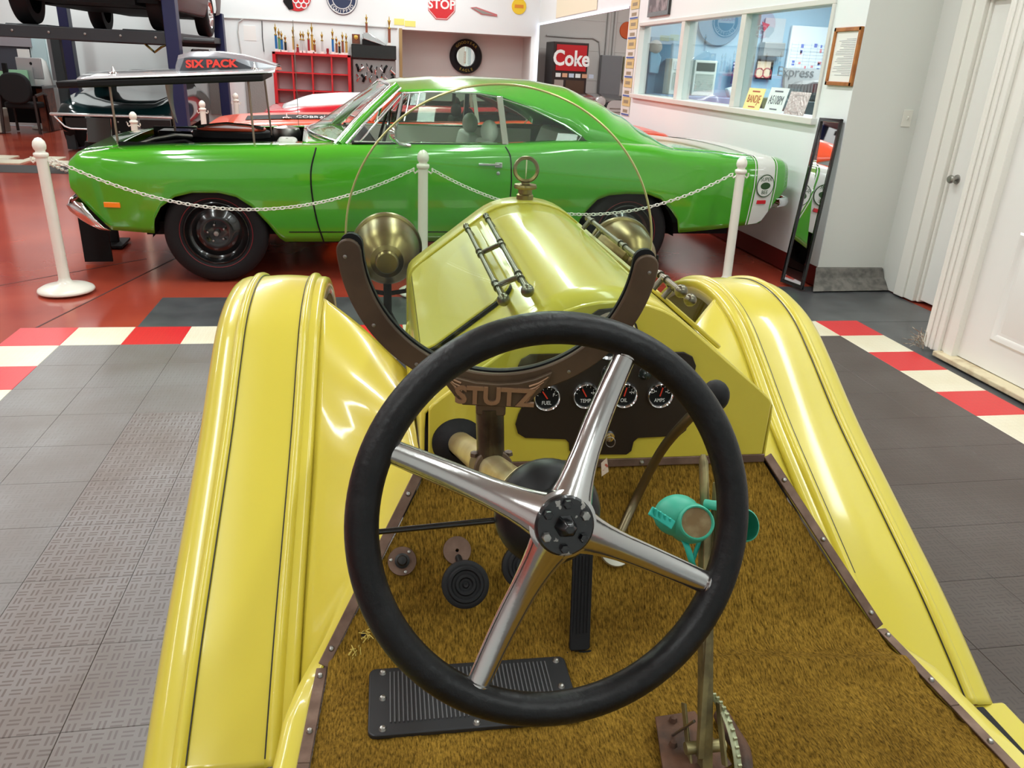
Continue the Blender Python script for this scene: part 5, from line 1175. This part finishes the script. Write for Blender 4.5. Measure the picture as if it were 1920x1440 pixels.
M().prism([(-r*.9, -.05), (-r*.35, -.03), (-r*.25, -r*.85), (-r*.55, -r*.95), (-r*.95, -r*.45)], (0, -.021, 0), X3, Z3, 0, .004).obj('black_patch', black_matte, g, smooth=0)
for k, (u, w) in enumerate(((-.02, -.08), (.08, -.08), (.18, -.08), (.03, -.16), (.13, -.16))): M().tube([(u+.05*math.cos(t), -.024, w+.05*math.sin(t)) for t in [2*math.pi*q/20 for q in range(20)]], .012, 6, closed=True).obj('ring', lettering_white, g)
navy2 = mat('sign_navy', (38, 52, 84), .5)
g, r = disc('round_sign', 641, -3, 29, navy2, 'round navy and white sign between the red disc and stop sign', 'sign')
M().tube([(r*.93*math.cos(t), -.02, r*.93*math.sin(t)) for t in [2*math.pi*q/48 for q in range(48)]], .012, 6, closed=True).obj('border', lettering_white, g)
M().tube([(r*.62*math.cos(t), -.02, r*.62*math.sin(t)) for t in [2*math.pi*q/48 for q in range(48)]], .008, 6, closed=True).obj('border', lettering_white, g)
M().bx((-r*.62, -.024, -.02), (r*.62, -.02, .13)).obj('band', lettering_white, g, smooth=0)
text('lettering', 'HOLLEY', (0, -.026, .055), X3, Z3, .11, mat('sign_red', (190, 40, 50), .5), g, .001)
for k, ch in enumerate('EQUIPPED'):
    an = R(-90+(k-3.5)*15.5); text('lettering', ch, (r*.78*math.cos(an), -.023, r*.78*math.sin(an)), (-math.sin(an), 0, math.cos(an)), (-math.cos(an), 0, -math.sin(an)), .085, lettering_white, g, .001)
g, r = disc('round_sign', 973, 12, 13.5, mat('sign_yellow', (240, 206, 46), .5), 'small round yellow sign near the column', 'sign')
M().bx((-r*.6, -.023, -.03), (r*.6, -.02, .03)).obj('band', mat('sign_orange', (222, 140, 40), .5), g, smooth=0)
q = [ony(x, y, BY-.005) for x, y in ((882, 14), (893, 13), (932, 27), (932, 31), (902, 27))]
sg_ = tag(M().prism([(p.x, p.z) for p in q], (0, BY-.005, 0), X3, Z3, 0, .012).obj('arrow_plaque', mat('plaque_pink', (196, 110, 112), .5), smooth=0), 'slim slanted red and silver plaque right of the stop sign', 'plaque')
q = [ony(x, y, BY-.018) for x, y in ((886, 15), (892, 15), (926, 28), (905, 26))]
M().prism([(p.x, p.z) for p in q], (0, BY-.0175, 0), X3, Z3, 0, .004).obj('inlay', steel, sg_, smooth=0)
for x0, y0, x1, y1, lb in ((739, 35, 758, 47, 'left yellow paper sheet on the lintel above the niche'), (759, 39, 779, 50, 'right yellow paper sheet on the lintel above the niche')):
    wbox('yellow_sheet', x0, y0, x1, y1, BY, .006, mat('pale_yellow_paper', (236, 230, 128), .7), None, 0, lb, 'paper')
wbox('notice', 457, 48, 480, 76, BY, .006, mat('paper', (0, 0, 0)), None, 0, 'faint white notice taped on the back wall beside the conduit', 'notice')
cdm = mat('painted_conduit', (190, 190, 188), .5)
tag(M().tube([ony(x, y, BY-.02) for x, y in ((352, 30), (480, 36), (620, 44), (745, 53))], .014, 8).obj('conduit', cdm), 'thin grey conduit running along the back wall above the trophies', 'conduit')
tag(M().tube([ony(x, y, BY-.02) for x, y in ((455, 120), (446, 60), (447, 42), (456, 35))], .014, 8).obj('conduit', cdm), 'vertical grey conduit bending into the horizontal one, left of the notice', 'conduit')
tag(M().tube([ony(x, y, BY-.02) for x, y in ((491, 39), (492, 70), (495, 97))], .010, 8).obj('hanging_cable', mat('dark_cable', (90, 90, 92), .6)), 'dark cable hanging on the wall left of the red shelf', 'cable')
dpl = mat('diamond_plate', (168, 168, 164), .4, .6, bump=(60, .5))
wbox('diamond_plate', 394, 148, 413, 214, BY, .03, dpl, None, 0, 'grey diamond plate sheet left of the red post', 'metal sheet')
wbox('diamond_plate', 462, 150, 500, 214, BY, .03, dpl, None, 0, 'grey diamond plate sheet left of the red shelf', 'metal sheet')
a, b, c, d = wrect(417, 146, 430, 210, BY-.1); tag(M().bx((a, BY-.12, 0), (b, BY-.02, d+.4)).obj('red_post', red_paint, smooth=0, bev=.01), 'bright red square post against the back wall', 'post')
# tyre mirror in the niche
c = ony(873, 106, BY+.88); r = (ony(903, 106, BY+.88)-c).length
tm_ = empty('tyre_mirror', 'round mirror set in a black racing tyre hanging in the niche', 'mirror', c)
M().lathe([(r*.56, .02), (r*.60, .10), (r*.75, .13), (r*.92, .12), (r, .07), (r, 0)], (0, 0, 0), (0, -1, 0), 48).obj('tyre', black_rubber, tm_)
M().lathe([(0, .03), (r*.57, .03)], (0, 0, 0), (0, -1, 0), 36).obj('mirror_glass', mat('mirror', (240, 242, 244), .02, 1), tm_)
for wd, a0, sgn in (('GOODYEAR', 90, -1), ('EAGLE', -90, 1)):
    for k, ch in enumerate(wd):
        an = R(a0+sgn*(k-(len(wd)-1)/2)*13); e = V((math.cos(an), 0, math.sin(an))); t_ = V((-e.z, 0, e.x))*sgn
        text('lettering', ch, e*r*.80+V((0, -.135, 0)), t_, e*(1 if sgn < 0 else -1), .075, mat('tyre_yellow', (176, 160, 60), .6), tm_, .0008)
# vending machine
VY = BY+.5
a, b, c, d = wrect(1036, 79, 1101, 185, VY)
vm = empty('vending_machine', 'red and black Coke vending machine in the room beyond the opening', 'vending machine', ((a+b)/2, VY, 0)); hw = (b-a)/2
dbr = mat('dark_brown_metal', (40, 26, 24), .4)
M().bx((-hw, 0, .05), (hw, .8, d)).obj('cabinet', dbr, vm, smooth=0, bev=.01)
zr0, zr1 = ony(1068, 133, VY).z, ony(1068, 84, VY).z
M().bx((-hw+.06, -.02, zr0), (hw-.04, 0, zr1)).obj('sign_panel', mat('coke_red', (178, 20, 30), .35), vm, smooth=0)
text('lettering', 'Coke', (.01, -.024, (zr0+zr1)/2-.02), X3, Z3, .42, lettering_white, vm, .001, sx=.86, bold=.012)
zb0 = ony(1068, 141, VY).z
for k in range(6): M().bx((-hw+.07+k*.145, -.018, zb0-.045), (-hw+.18+k*.145, 0, zb0+.035)).obj('selection_button', mat('button_tint_%d' % (k % 3), ((214, 216, 214), (200, 150, 120), (180, 190, 206))[k % 3], .4), vm, smooth=0)
M().bx((-hw+.05, -.012, .5), (-hw+.25, 0, zb0-.1)).obj('coin_panel', mat('coin_grey', (150, 138, 130), .4), vm, smooth=0)
M().bx((-hw+.3, -.012, .3), (hw-.05, 0, zb0-.1)).obj('lower_panel', mat('brown_panel', (70, 48, 34), .4), vm, smooth=0)
# electrical cabinet, conduits, beige box, orange disc in the vending room
EY = BY+1.6
wbox('electrical_cabinet', 1121, 104, 1159, 190, EY-.02, .2, mat('cabinet_grey', (122, 126, 130), .4), None, .01, 'tall grey electrical cabinet on the vending room wall', 'cabinet')
for x, rr_, lb in ((1137, .045, 'thick grey conduit above the electrical cabinet'), (1149, .035, 'thinner grey conduit right beside the thick one')):
    p0, p1 = ony(x, 105, EY-.06), ony(x+4, -60, EY-.06); tag(M().tube([p0, V((p0.x, p1.y, p1.z))], rr_, 12).obj('conduit', cdm), lb, 'conduit')
tag(M().tube([ony(x, y, EY-.03) for x, y in ((1025, 66), (1080, 70), (1112, 71), (1124, 78), (1126, 104))], .02, 8).obj('conduit', cdm), 'grey conduit bending down into the electrical cabinet', 'conduit')
wbox('meter_box', 1166, 106, 1176, 150, EY, .12, mat('beige_box', (166, 164, 132), .5), None, .01, 'beige meter box right of the electrical cabinet', 'box')
p = ony(1176, 57, EY-.01); tag(M().lathe([(0, .02), (.17, .02), (.18, 0)], p, (0, -1, 0), 28).obj('round_sign', mat('sign_deep_orange', (208, 92, 40), .5)), 'round orange sign in the vending room, half hidden by the office wall', 'sign')
# LED strip around the opening corner
led = mat('led_strip', (222, 232, 255), .4, emit=2.2)
tag(M().bx((WX-.012, BY-.03, .3), (WX, BY, 2.28)).obj('led_strip', led, smooth=0), 'upright LED strip light on the corner of the vending room opening', 'light strip')
tag(M().bx((WX-.012, 11.0, 2.255), (WX, BY-.03, 2.28)).obj('led_strip', led, smooth=0), 'LED strip light along the header of the vending room opening', 'light strip')
tag(M().bx((WX-.012, 12.6, 2.32), (WX-.006, 15.4, 2.62)).obj('banner', mat('cream_banner', (236, 228, 200), .6), smooth=0), 'pale cream banner strip on the header above the opening', 'banner')
# lime green hot rod in the vending room
hr = empty('lime_car', 'lime green and black open car half hidden behind the office wall corner', 'car', (4.66, 14.2, 0), 0); hr.scale = (1.16, 1.16, 1.2)
lime = mat('lime_paint', (76, 200, 44), .15, coat=1)
def lring(y, a, b):
    h = [(0, .86), (.3, .85), (.46, .80), (.52, .70), (.54, .5), (.52, .32)]; r_ = [V((x*a, y, .3+(z-.3)*b)) for x, z in h]; return [V((-p.x, p.y, p.z)) for p in r_[::-1]][:-1]+r_
M().grid([lring(y, a, b) for y, a, b in ((0, .9, .8), (.05, 1, .97), (.6, 1.02, 1.0), (1.4, 1.1, 1.02), (2.2, 1.1, 1.0))]).obj('hood', black_gloss, hr, smooth=45)
M().prism([(x, z) for x, z in rrect(.9, .5, .12)], (0, 0, .58), X3, Z3, -.01, .02).obj('grille_shell', chrome, hr, smooth=30)
for k in range(7): M().bx((-.40, -.035, .40+k*.05), (.40, -.02, .42+k*.05)).obj('grille_bar', steel, hr, smooth=0)
for s in (-1, 1):
    M().grid([[V((s*(.48+.40*u), y, .30+(.52*math.sin(math.pi*(.12+.8*(y+.25)/1.5)))*(1-.35*abs(2*u-1)**3))) for u in [q/8 for q in range(9)]] for y in [-.25+1.5*q/12 for q in range(13)]]).obj('fender', lime, hr, smooth=60, solid=.01)
    M().lathe([(0, .04), (.07, .03), (.085, 0), (.07, -.09), (0, -.13)], (s*.56, -.05, .80), (0, -1, 0), 22).obj('head_lamp', chrome, hr)
    M().lathe([(.0, -.09), (.22, -.09), (.31, -.08), (.33, 0), (.31, .08), (.22, .09), (0, .09)], (s*.69, .5, .33), X3, 28).obj('tyre', black_rubber, hr)
    M().lathe([(.0, -.09), (.22, -.09), (.31, -.08), (.33, 0), (.31, .08), (.22, .09), (0, .09)], (s*.69, 2.0, .33), X3, 28).obj('tyre', black_rubber, hr)
# ---- on the office wall
def wallbox(name, x0, y0, x1, y1, dep, m, label=None, cat=None, group=None, X=WX, parent=None):
    p0, p1 = onx(x0, (y0+y1)/2, X), onx(x1, (y0+y1)/2, X); t, bt = onx((x0+x1)/2, y0, X), onx((x0+x1)/2, y1, X)
    o = M().bx((X-dep, p1.y, bt.z), (X, p0.y, t.z)).obj(name, m, parent, smooth=0); 
    return tag(o, label, cat, group) if label else o
cstrip = empty('card_strip', 'vertical strip of small cream and blue cards on the office wall end', 'card strip', (WX-.004, 10.72, 0))
ytop = 2.5
for k in range(13):
    z1 = 2.46-k*.118
    M().bx((-.006, -.17, z1-.112), (0, .17, z1)).obj('card', mat('card_tan' if k % 2 else 'card_white', (210, 188, 130) if k % 2 else (216, 214, 206), .6), cstrip, smooth=0)
    M().bx((-.0075, -.10, z1-.075), (-.006, .10, z1-.035)).obj('card_print', mat('card_print', (150, 136, 110), .6), cstrip, smooth=0)
    if k % 2 == 0: M().bx((-.0075, -.165, z1-.108), (-.006, .165, z1-.09)).obj('card_stripe', mat('card_blue', (60, 90, 160), .6), cstrip, smooth=0)
pf = empty('picture_frame', 'black framed red picture cut by the top edge, above the office window', 'picture', (0, 0, 0))
p0, p1 = onx(1219, 15, WX), onx(1258, 15, WX); zb = onx(1238, 30, WX).z
M().bx((WX-.03, p1.y, zb), (WX, p0.y, zb+.62)).obj('frame', black_gloss, pf, smooth=0, bev=.004)
M().bx((WX-.032, p1.y+.05, zb+.05), (WX-.03, p0.y-.05, zb+.57)).obj('print', mat('print_grey', (150, 140, 142), .5, var=(9, (90, 80, 84), .4, .6)), pf, smooth=0)
M().lathe([(0, .003), (.17, .003)], (WX-.031, (p0.y+p1.y)/2, zb+.34), (-1, 0, 0), 24).obj('print', mat('print_red', (196, 50, 70), .5), pf)
cf = empty('certificate', 'oak framed white document hanging right of the office window', 'picture', (0, 0, 0))
A_ = [onx(x, y, WX) for x, y in ((1567, 55), (1621, 47), (1601, 162), (1554, 160))]
y0_, y1_ = (A_[1].y+A_[2].y)/2, (A_[0].y+A_[3].y)/2; z0_, z1_ = (A_[2].z+A_[3].z)/2, (A_[0].z+A_[1].z)/2
oak = mat('oak_frame', (176, 112, 52), .4, var=(14, (150, 88, 38), .4, .65))
for q in (((WX-.025, y0_, z0_), (WX, y0_+.028, z1_)), ((WX-.025, y1_-.028, z0_), (WX, y1_, z1_)), ((WX-.025, y0_, z0_), (WX, y1_, z0_+.028)), ((WX-.025, y0_, z1_-.028), (WX, y1_, z1_))): M().bx(*q).obj('frame_bar', oak, cf, smooth=0, bev=.004)
M().bx((WX-.012, y0_+.02, z0_+.02), (WX-.004, y1_-.02, z1_-.02)).obj('document', mat('paper', (0, 0, 0)), cf, smooth=0)
pr_ = M()
for k in range(22): 
    zz = z1_-.08-k*.0115; pr_.bx((WX-.0135, y0_+.055, zz), (WX-.012, y0_+.055+(y1_-y0_-.11)*(1 if k % 5 else .6)*random.uniform(.75, 1), zz+.0035))
pr_.obj('printed_lines', mat('print_lines', (170, 172, 178), .6), cf, smooth=0)
# number plates on the sill
def nplate(x0, x1, y0, y1, txt, m, tm__, label):
    c = onx((x0+x1)/2, (y0+y1)/2, WX-.03); hw_ = abs(onx(x0, y1, WX-.03).y-onx(x1, y1, WX-.03).y)/2
    zl_, zh_ = WZ0, onx((x0+x1)/2, y0, WX-.02).z
    g = empty('number_plate', label, 'number plate', (WX-.045, c.y, WZ0), 0, 'number plates on the office sill')
    rot = Matrix.Rotation(.22, 3, 'Y'); H_ = (zh_-zl_)
    M().box(rot @ V((0, 0, H_/2+.004)), (.003, 2*hw_, H_), rot).obj('plate', m, g, smooth=0)
    if txt: text('plate_lettering', txt, rot @ V((-.003, 0, H_*.5)), (0, -1, 0), rot @ Z3, H_*.52, tm__, g, .0005, sx=2*hw_/(H_*.52*len(txt)*.74))
    M().box(rot @ V((-.003, 0, H_*.87)), (.001, hw_*.9, H_*.06), rot).obj('plate_print', tm__, g, smooth=0); M().box(rot @ V((-.003, 0, H_*.14)), (.001, hw_*.8, H_*.05), rot).obj('plate_print', tm__, g, smooth=0)
nplate(1398, 1429, 165, 199, 'BANDJE', mat('plate_yellow', (244, 228, 150), .4), mat('plate_red_ink', (176, 72, 44), .5), 'yellow number plate with red letters on the office window sill')
nplate(1438, 1472, 164, 201, 'A5108M', mat('plate_white', (222, 234, 234), .4), mat('plate_grey_ink', (86, 92, 104), .5), 'white number plate with grey letters, middle one on the sill')
nplate(1475, 1513, 172, 209, '', mat('plate_chrome', (190, 186, 180), .25, .9, bump=(40, .5)), steel, 'shiny chrome number plate, rightmost on the sill')
# ---- inside the office
OY = 10.66
wbox('teal_curtain', 1214, 70, 1254, 185, OY, .06, mat('teal_cloth', (84, 136, 164), .7), None, 0, 'darker blue curtain behind the cap and shirt inside the office', 'curtain')
cp_ = ony(1229, 88, OY-.1); tag(M().sphere(cp_, 1, 16, (.09, .08, .085)).obj('cap', mat('tan_cap', (190, 180, 168), .7)), 'pale cap hanging before the blue office curtain', 'cap')
q = [ony(x, y, OY-.08) for x, y in ((1218, 97), (1232, 96), (1238, 108), (1232, 138), (1216, 136))]
tag(M().prism([(p.x, p.z) for p in q], (0, OY-.08, 0), X3, Z3, 0, .05).obj('shirt', mat('light_blue_shirt', (140, 182, 206), .8), smooth=0, bev=.01), 'light blue shirt hanging before the blue office curtain', 'shirt')
zc_ = ony(1300, 180, OY-.5).z
tag(M().bx((3.62, OY-.62, 0), (5.4, OY, zc_)).obj('office_counter', mat('counter_blue', (120, 150, 180), .5), smooth=0, bev=.01), 'pale blue counter along the far office wall', 'counter')
acw = mat('ac_white', (220, 224, 214), .45)
for x0, y0, x1, y1, lb in ((1257, 110, 1284, 178, 'white window air conditioner, left one on the office counter'), (1300, 113, 1342, 180, 'white window air conditioner, right one with a dark vent on the office counter')):
    g = empty('air_conditioner', lb, 'air conditioner', (0, 0, 0), 0, 'air conditioners on the office counter'); Y_ = OY-.3
    a, b, c, d = wrect(x0, y0, x1, y1, Y_); c = zc_
    M().bx((a, Y_, c), (b, Y_+.28, d)).obj('housing', acw, g, smooth=0, bev=.01)
    for k in range(14): M().bx((a+.03, Y_-.006, c+.06+k*(d-c-.22)/14), (b-.03, Y_, c+.06+k*(d-c-.22)/14+.012)).obj('louvre', mat('ac_louvre', (186, 192, 180), .5), g, smooth=0)
    M().bx((a+.03, Y_-.006, d-.13), (b-.03, Y_, d-.03)).obj('control_panel', mat('ac_dark', (90, 92, 84), .4) if x0 > 1290 else mat('ac_light', (228, 230, 226), .4), g, smooth=0)
wb_ = wbox('whiteboard', 1475, 50, 1572, 160, OY, .03, mat('whiteboard', (238, 242, 246), .25), None, 0, 'white planning board with coloured notes on the far office wall', 'whiteboard')
a, b, c, d = wrect(1475, 50, 1572, 160, OY-.031); mk = {}
random.seed(21)
for nm__, cc_ in (('grid', (206, 212, 222)), ('blue', (90, 110, 200)), ('red', (230, 130, 140))): mk[nm__] = M()
for k in range(8): mk['grid'].bx((a+(b-a)*(k+.5)/8, OY-.033, c+.05), (a+(b-a)*(k+.5)/8+.006, OY-.031, d-.2))
for k in range(12): mk['grid'].bx((a+.05, OY-.033, c+.05+(d-c-.28)*k/11), (b-.02, OY-.031, c+.055+(d-c-.28)*k/11))
for k in range(26):
    u = a+(b-a)*(.12+.125*random.randint(0, 6)); w_ = c+.1+(d-c-.35)*random.random(); mk['blue' if k % 2 else 'red'].bx((u, OY-.034, w_), (u+random.uniform(.02, .05), OY-.031, w_+random.uniform(.02, .05)))
for nm__, cc_ in (('grid', (206, 212, 222)), ('blue', (90, 110, 200)), ('red', (230, 130, 140))): mk[nm__].obj('board_marks', mat('marks_'+nm__, cc_, .6), wb_, smooth=0)
wbox('wall_poster', 1432, 34, 1470, 82, OY, .01, mat('grey_poster', (176, 184, 192), .6), None, 0, 'grey poster on the far office wall beside the pennant', 'poster')
q = [ony(x, y, OY-.02) for x, y in ((1429, 41), (1443, 46), (1432, 60))]; tag(M().prism([(p.x, p.z) for p in q], (0, OY-.02, 0), X3, Z3, 0, .01).obj('pennant', mat('pennant_red', (176, 70, 90), .6), smooth=0), 'small red triangular pennant on the office wall', 'pennant')
wbox('metal_box', 1423, 80, 1462, 106, OY, .15, mat('grey_metal_box', (150, 152, 152), .4, .4), None, .01, 'grey metal box on the office wall below the poster', 'box')
fp_ = wbox('framed_picture', 1417, 112, 1447, 149, OY, .03, black_gloss, None, 0, 'black framed picture of a bicycle on the office wall', 'picture')
wbox('picture_print', 1419, 115, 1444, 146, OY-.031, .002, mat('picture_cream', (226, 200, 170), .6), fp_)
for x in (1423.5, 1438):
    p = ony(x, 137, OY-.034); M().tube([p+V((.06*math.cos(t), 0, .06*math.sin(t))) for t in [2*math.pi*k/20 for k in range(20)]], .008, 6, closed=True).obj('picture_wheel', mat('pic_red', (170, 70, 80), .6), fp_)
ns = wbox('navy_sign', 1372, 116, 1398, 158, OY-.1, .02, mat('navy_sign', (52, 56, 104), .5), None, 0, 'navy sign with pale lettering lines leaning in the office', 'sign')
for k in range(6): wbox('sign_line', 1375, 118+k*6.6, 1395, 121+k*6.6, OY-.121, .002, mat('sign_pale', (200, 190, 214), .6) if k != 2 else mat('pic_red', (0, 0, 0)), ns)
g = tag(M().lathe([(0, .02), (.30, .02), (.31, 0)], ony(1350, 38, OY-.01), (0, -1, 0), 32).obj('round_sign', mat('teal_sign', (70, 120, 148), .5)), 'round teal sign high on the far office wall', 'sign')
q = [ony(x, y, OY-.4) for x, y in ((1357, 166), (1378, 160), (1382, 190), (1366, 193))]; tag(M().prism([(p.x, p.z) for p in q], (0, OY-.4, 0), X3, Z3, 0, .12).obj('plastic_bag', mat('white_bag', (214, 232, 234), .6), smooth=0, bev=.02), 'white plastic bag on the office counter by the mullion', 'bag')
pb_ = empty('express_box', 'grey cardboard Express box standing behind the window near the plates', 'box', (0, 0, 0)); XP = WX+.9
PP = ony(1506, 160, 8.6)
q = [ony(x, y, 8.2) for x, y in ((1468, 127), (1540, 130), (1548, 185), (1466, 185))]
M().prism([(p.x, p.z) for p in q], (0, 8.2, 0), X3, Z3, 0, .05).obj('panel', mat('grey_card', (198, 196, 196), .6), pb_, smooth=0)
text('lettering', 'Express', ony(1492, 136, 8.145), X3, Z3, .135, mat('express_grey', (120, 120, 122), .6), pb_, .001)
q = [ony(x, y, 8.0) for x, y in ((1474, 186), (1476, 160), (1500, 151), (1540, 150), (1549, 172), (1549, 190))]
prn = tag(M().prism([(p.x, p.z) for p in q], (0, 8.0, 0), X3, Z3, 0, .3).obj('printer', mat('printer_dark', (54, 52, 54), .4), smooth=0, bev=.02), 'dark grey printer standing behind the chrome plate in the office', 'printer')
for k in range(9): 
    p = ony(1480+k*6, 168, 7.69); M().bx((p.x-.012, 7.688, p.z-.05), (p.x+.012, 7.70, p.z+.05)).obj('printer_slot', mat('slot_grey', (120, 112, 108), .5), prn, smooth=0)
tb = ony(1510, 188, 8.0).z; tag(M().bx((4.1, 7.4, 0), (5.6, 8.5, tb-.0)).obj('office_desk', mat('dark_desk', (50, 56, 60), .5), smooth=0), 'dark office desk carrying the printer behind the window', 'desk')
# ---- leaning mirror
mrr = empty('floor_mirror', 'tall narrow black framed mirror leaning against the office wall corner', 'mirror', (0, 0, 0))
MA, MB, MC_, MD = V((3.385, 5.775, 1.228)), V((3.385, 5.475, 1.238)), V((3.235, 5.325, .004)), V((3.180, 5.56, .004))
mn_ = (MB-MA).cross(MD-MA).normalized(); 
if mn_.x > 0: mn_ = -mn_
def mq(u, v, d=0): return (MA.lerp(MB, u)).lerp(MD.lerp(MC_, u), v)+mn_*d
bw_, bh_ = .09, .022
def slab(u0, v0, u1, v1, d0, d1):
    q = [mq(u0, v0, d0), mq(u1, v0, d0), mq(u1, v1, d0), mq(u0, v1, d0), mq(u0, v0, d1), mq(u1, v0, d1), mq(u1, v1, d1), mq(u0, v1, d1)]
    return M().add(q, [(0, 1, 2, 3), (4, 5, 6, 7), (0, 1, 5, 4), (1, 2, 6, 5), (2, 3, 7, 6), (3, 0, 4, 7)])
for q in ((0, 0, bw_, 1), (1-bw_, 0, 1, 1), (0, 0, 1, bh_), (0, 1-bh_, 1, 1)): slab(*q, 0, .02).obj('frame_bar', black_gloss, mrr, smooth=0, bev=.003)
slab(.05, .012, .95, .988, .004, .008).obj('mirror_glass', mat('mirror', (0, 0, 0)), mrr, smooth=0)
# ---- desk corner at the far left
DY = 15.9
wbox('grey_partition', -40, 60, 59, 132, BY, .05, mat('slate_partition', (66, 70, 80), .5), None, 0, 'dark slate partition panel at the far left of the back wall', 'partition')
wbox('grey_board', -40, 58, 58, 86, BY-.06, .03, mat('mauve_grey', (150, 146, 152), .5), None, 0, 'mauve grey board above the slate partition', 'board')
wbox('pale_blue_door', 60, 62, 92, 170, BY, .05, mat('pale_door', (196, 220, 224), .5), None, 0, 'pale blue door between the partition and the dark post', 'door')
wbox('grey_cabinet', 104, 64, 134, 150, BY-.1, .3, mat('warm_grey_cabinet', (110, 106, 108), .5), None, 0, 'grey cabinet between the dark post and the lift post', 'cabinet')
wbox('white_notice_board', 103, 97, 119, 133, BY-.41, .01, mat('pale_mint', (206, 218, 210), .6), None, 0, 'pale mint sheet on the grey cabinet', 'paper')
p0, p1 = ony(99, 64, 13.4), ony(112, 150, 13.4)
tag(M().bx((p0.x-.02, 13.3, 0), (p0.x+.11, 13.4, ony(97, 55, 13.4).z)).obj('dark_post', mat('dark_teal_post', (34, 46, 50), .5), smooth=0, bev=.01), 'dark slate upright post under the lift beam', 'post')
dk = empty('desk', 'black topped desk with wooden side at the far left', 'desk', (0, 0, 0)); zt2 = ony(40, 160, DY).z
xd0, xd1 = ony(-60, 160, DY).x, ony(82, 160, DY).x
M().bx((xd0, DY-.1, zt2-.04), (xd1, DY+.58, zt2)).obj('top', black_gloss, dk, smooth=0)
M().bx((xd1-.14, DY, 0), (xd1-.04, DY+.55, zt2-.04)).obj('side_panel', wood, dk, smooth=0); M().bx((xd0, DY+.5, .1), (xd1-.1, DY+.55, zt2-.04)).obj('modesty_panel', black_matte, dk, smooth=0)
im = empty('desktop_computer', 'silver all in one computer seen from behind on the far desk', 'computer', (0, 0, 0)); slv = mat('anodised_silver', (186, 188, 190), .35, .6)
a, b, c, d = wrect(31, 108, 79, 148, DY+.1); M().bx((a, DY+.1, c), (b, DY+.14, d)).obj('screen_back', slv, im, smooth=0, bev=.015)
M().bx(((a+b)/2-.10, DY+.05, zt2), ((a+b)/2+.14, DY+.25, zt2+.012)).bx(((a+b)/2-.06, DY+.06, zt2), ((a+b)/2+.06, DY+.08, c+.2)).obj('stand', slv, im, smooth=0)
p = ony(57.5, 119, DY+.095); M().sphere(p, 1, 12, (.022, .006, .026)).obj('round_logo', black_matte, im)
wbox('paper_sheet', 33, 92, 56, 108, DY+.5, .01, mat('paper', (0, 0, 0)), None, 0, 'white sheet standing above the silver computer', 'paper')
wbox('green_folder', 20, 131, 54, 160, DY-.0, .03, mat('mint_folder', (160, 216, 176), .6), None, 0, 'mint green folder leaning before the silver computer', 'folder')
wbox('green_folder', -6, 133, 12, 160, DY-.0, .03, mat('mint_folder', (0, 0, 0)), None, 0, 'mint green folder at the left edge of the desk', 'folder')
wbox('speaker', 9, 118, 17, 160, DY, .08, black_matte, None, .01, 'slim black desk speaker between the two green folders', 'speaker')
ch = empty('office_chair', 'black padded office chair before the far desk', 'chair', ony(35, 200, DY-.45)); ch.location.z = 0
blk = mat('black_fabric', (18, 18, 20), .8)
M().prism(rrect(.50, .5, .2), (0, .0, .74), X3, Z3, -.05, .05).obj('backrest', blk, ch, smooth=30, bev=.03, seg=3)
M().prism(rrect(.52, .5, .1), (0, .28, .46), X3, Y3, -.05, .05).obj('seat', blk, ch, smooth=30, bev=.03, seg=3)
for s in (-1, 1):
    M().tube([(s*.29, .0, .62), (s*.31, .3, .66), (s*.29, .5, .62)], .025, 8).obj('armrest', mat('dark_wood_arm', (44, 26, 22), .4), ch)
    for yy in (.0, .5): M().tube([(s*.27, yy, .62), (s*.29, yy+(.05 if yy else -.05), 0)], .025, 8).obj('leg', mat('dark_wood_arm', (0, 0, 0)), ch)
fn = empty('pedestal_fan', 'white pedestal fan stand draped with a white cloth by the desk', 'fan', onz(92, 240)); fs_ = .92
M().lathe([(0, 0), (.28, 0), (.28, .02), (.20, .045), (.05, .06), (.03, .1)], (0, 0, 0), Z3, 30).obj('base', white_plastic, fn)
M().tube([(0, 0, .06), (0, 0, 1.1)], .022, 10).obj('pole', white_plastic, fn)
M().tube([(-.04, -.02, 1.0), (-.06, -.03, .7), (-.03, -.03, .35), (.0, -.02, .1)], .010, 6).obj('cable', white_plastic, fn)
M().lathe([(.05, 1.22), (.12, 1.16), (.15, .98), (.17, .78), (.16, .7)], (.02, 0, 0), Z3, 14).obj('draped_cloth', mat('white_cloth', (226, 226, 222), .8), fn, smooth=60)
tag(M().bx((ony(-30, 200, DY).x, DY-.5, .0), (ony(18, 200, DY).x, DY-.1, .40)).obj('storage_box', mat('pale_box', (196, 190, 176), .6), smooth=0, bev=.02), 'pale storage box on the floor at the far left', 'box')
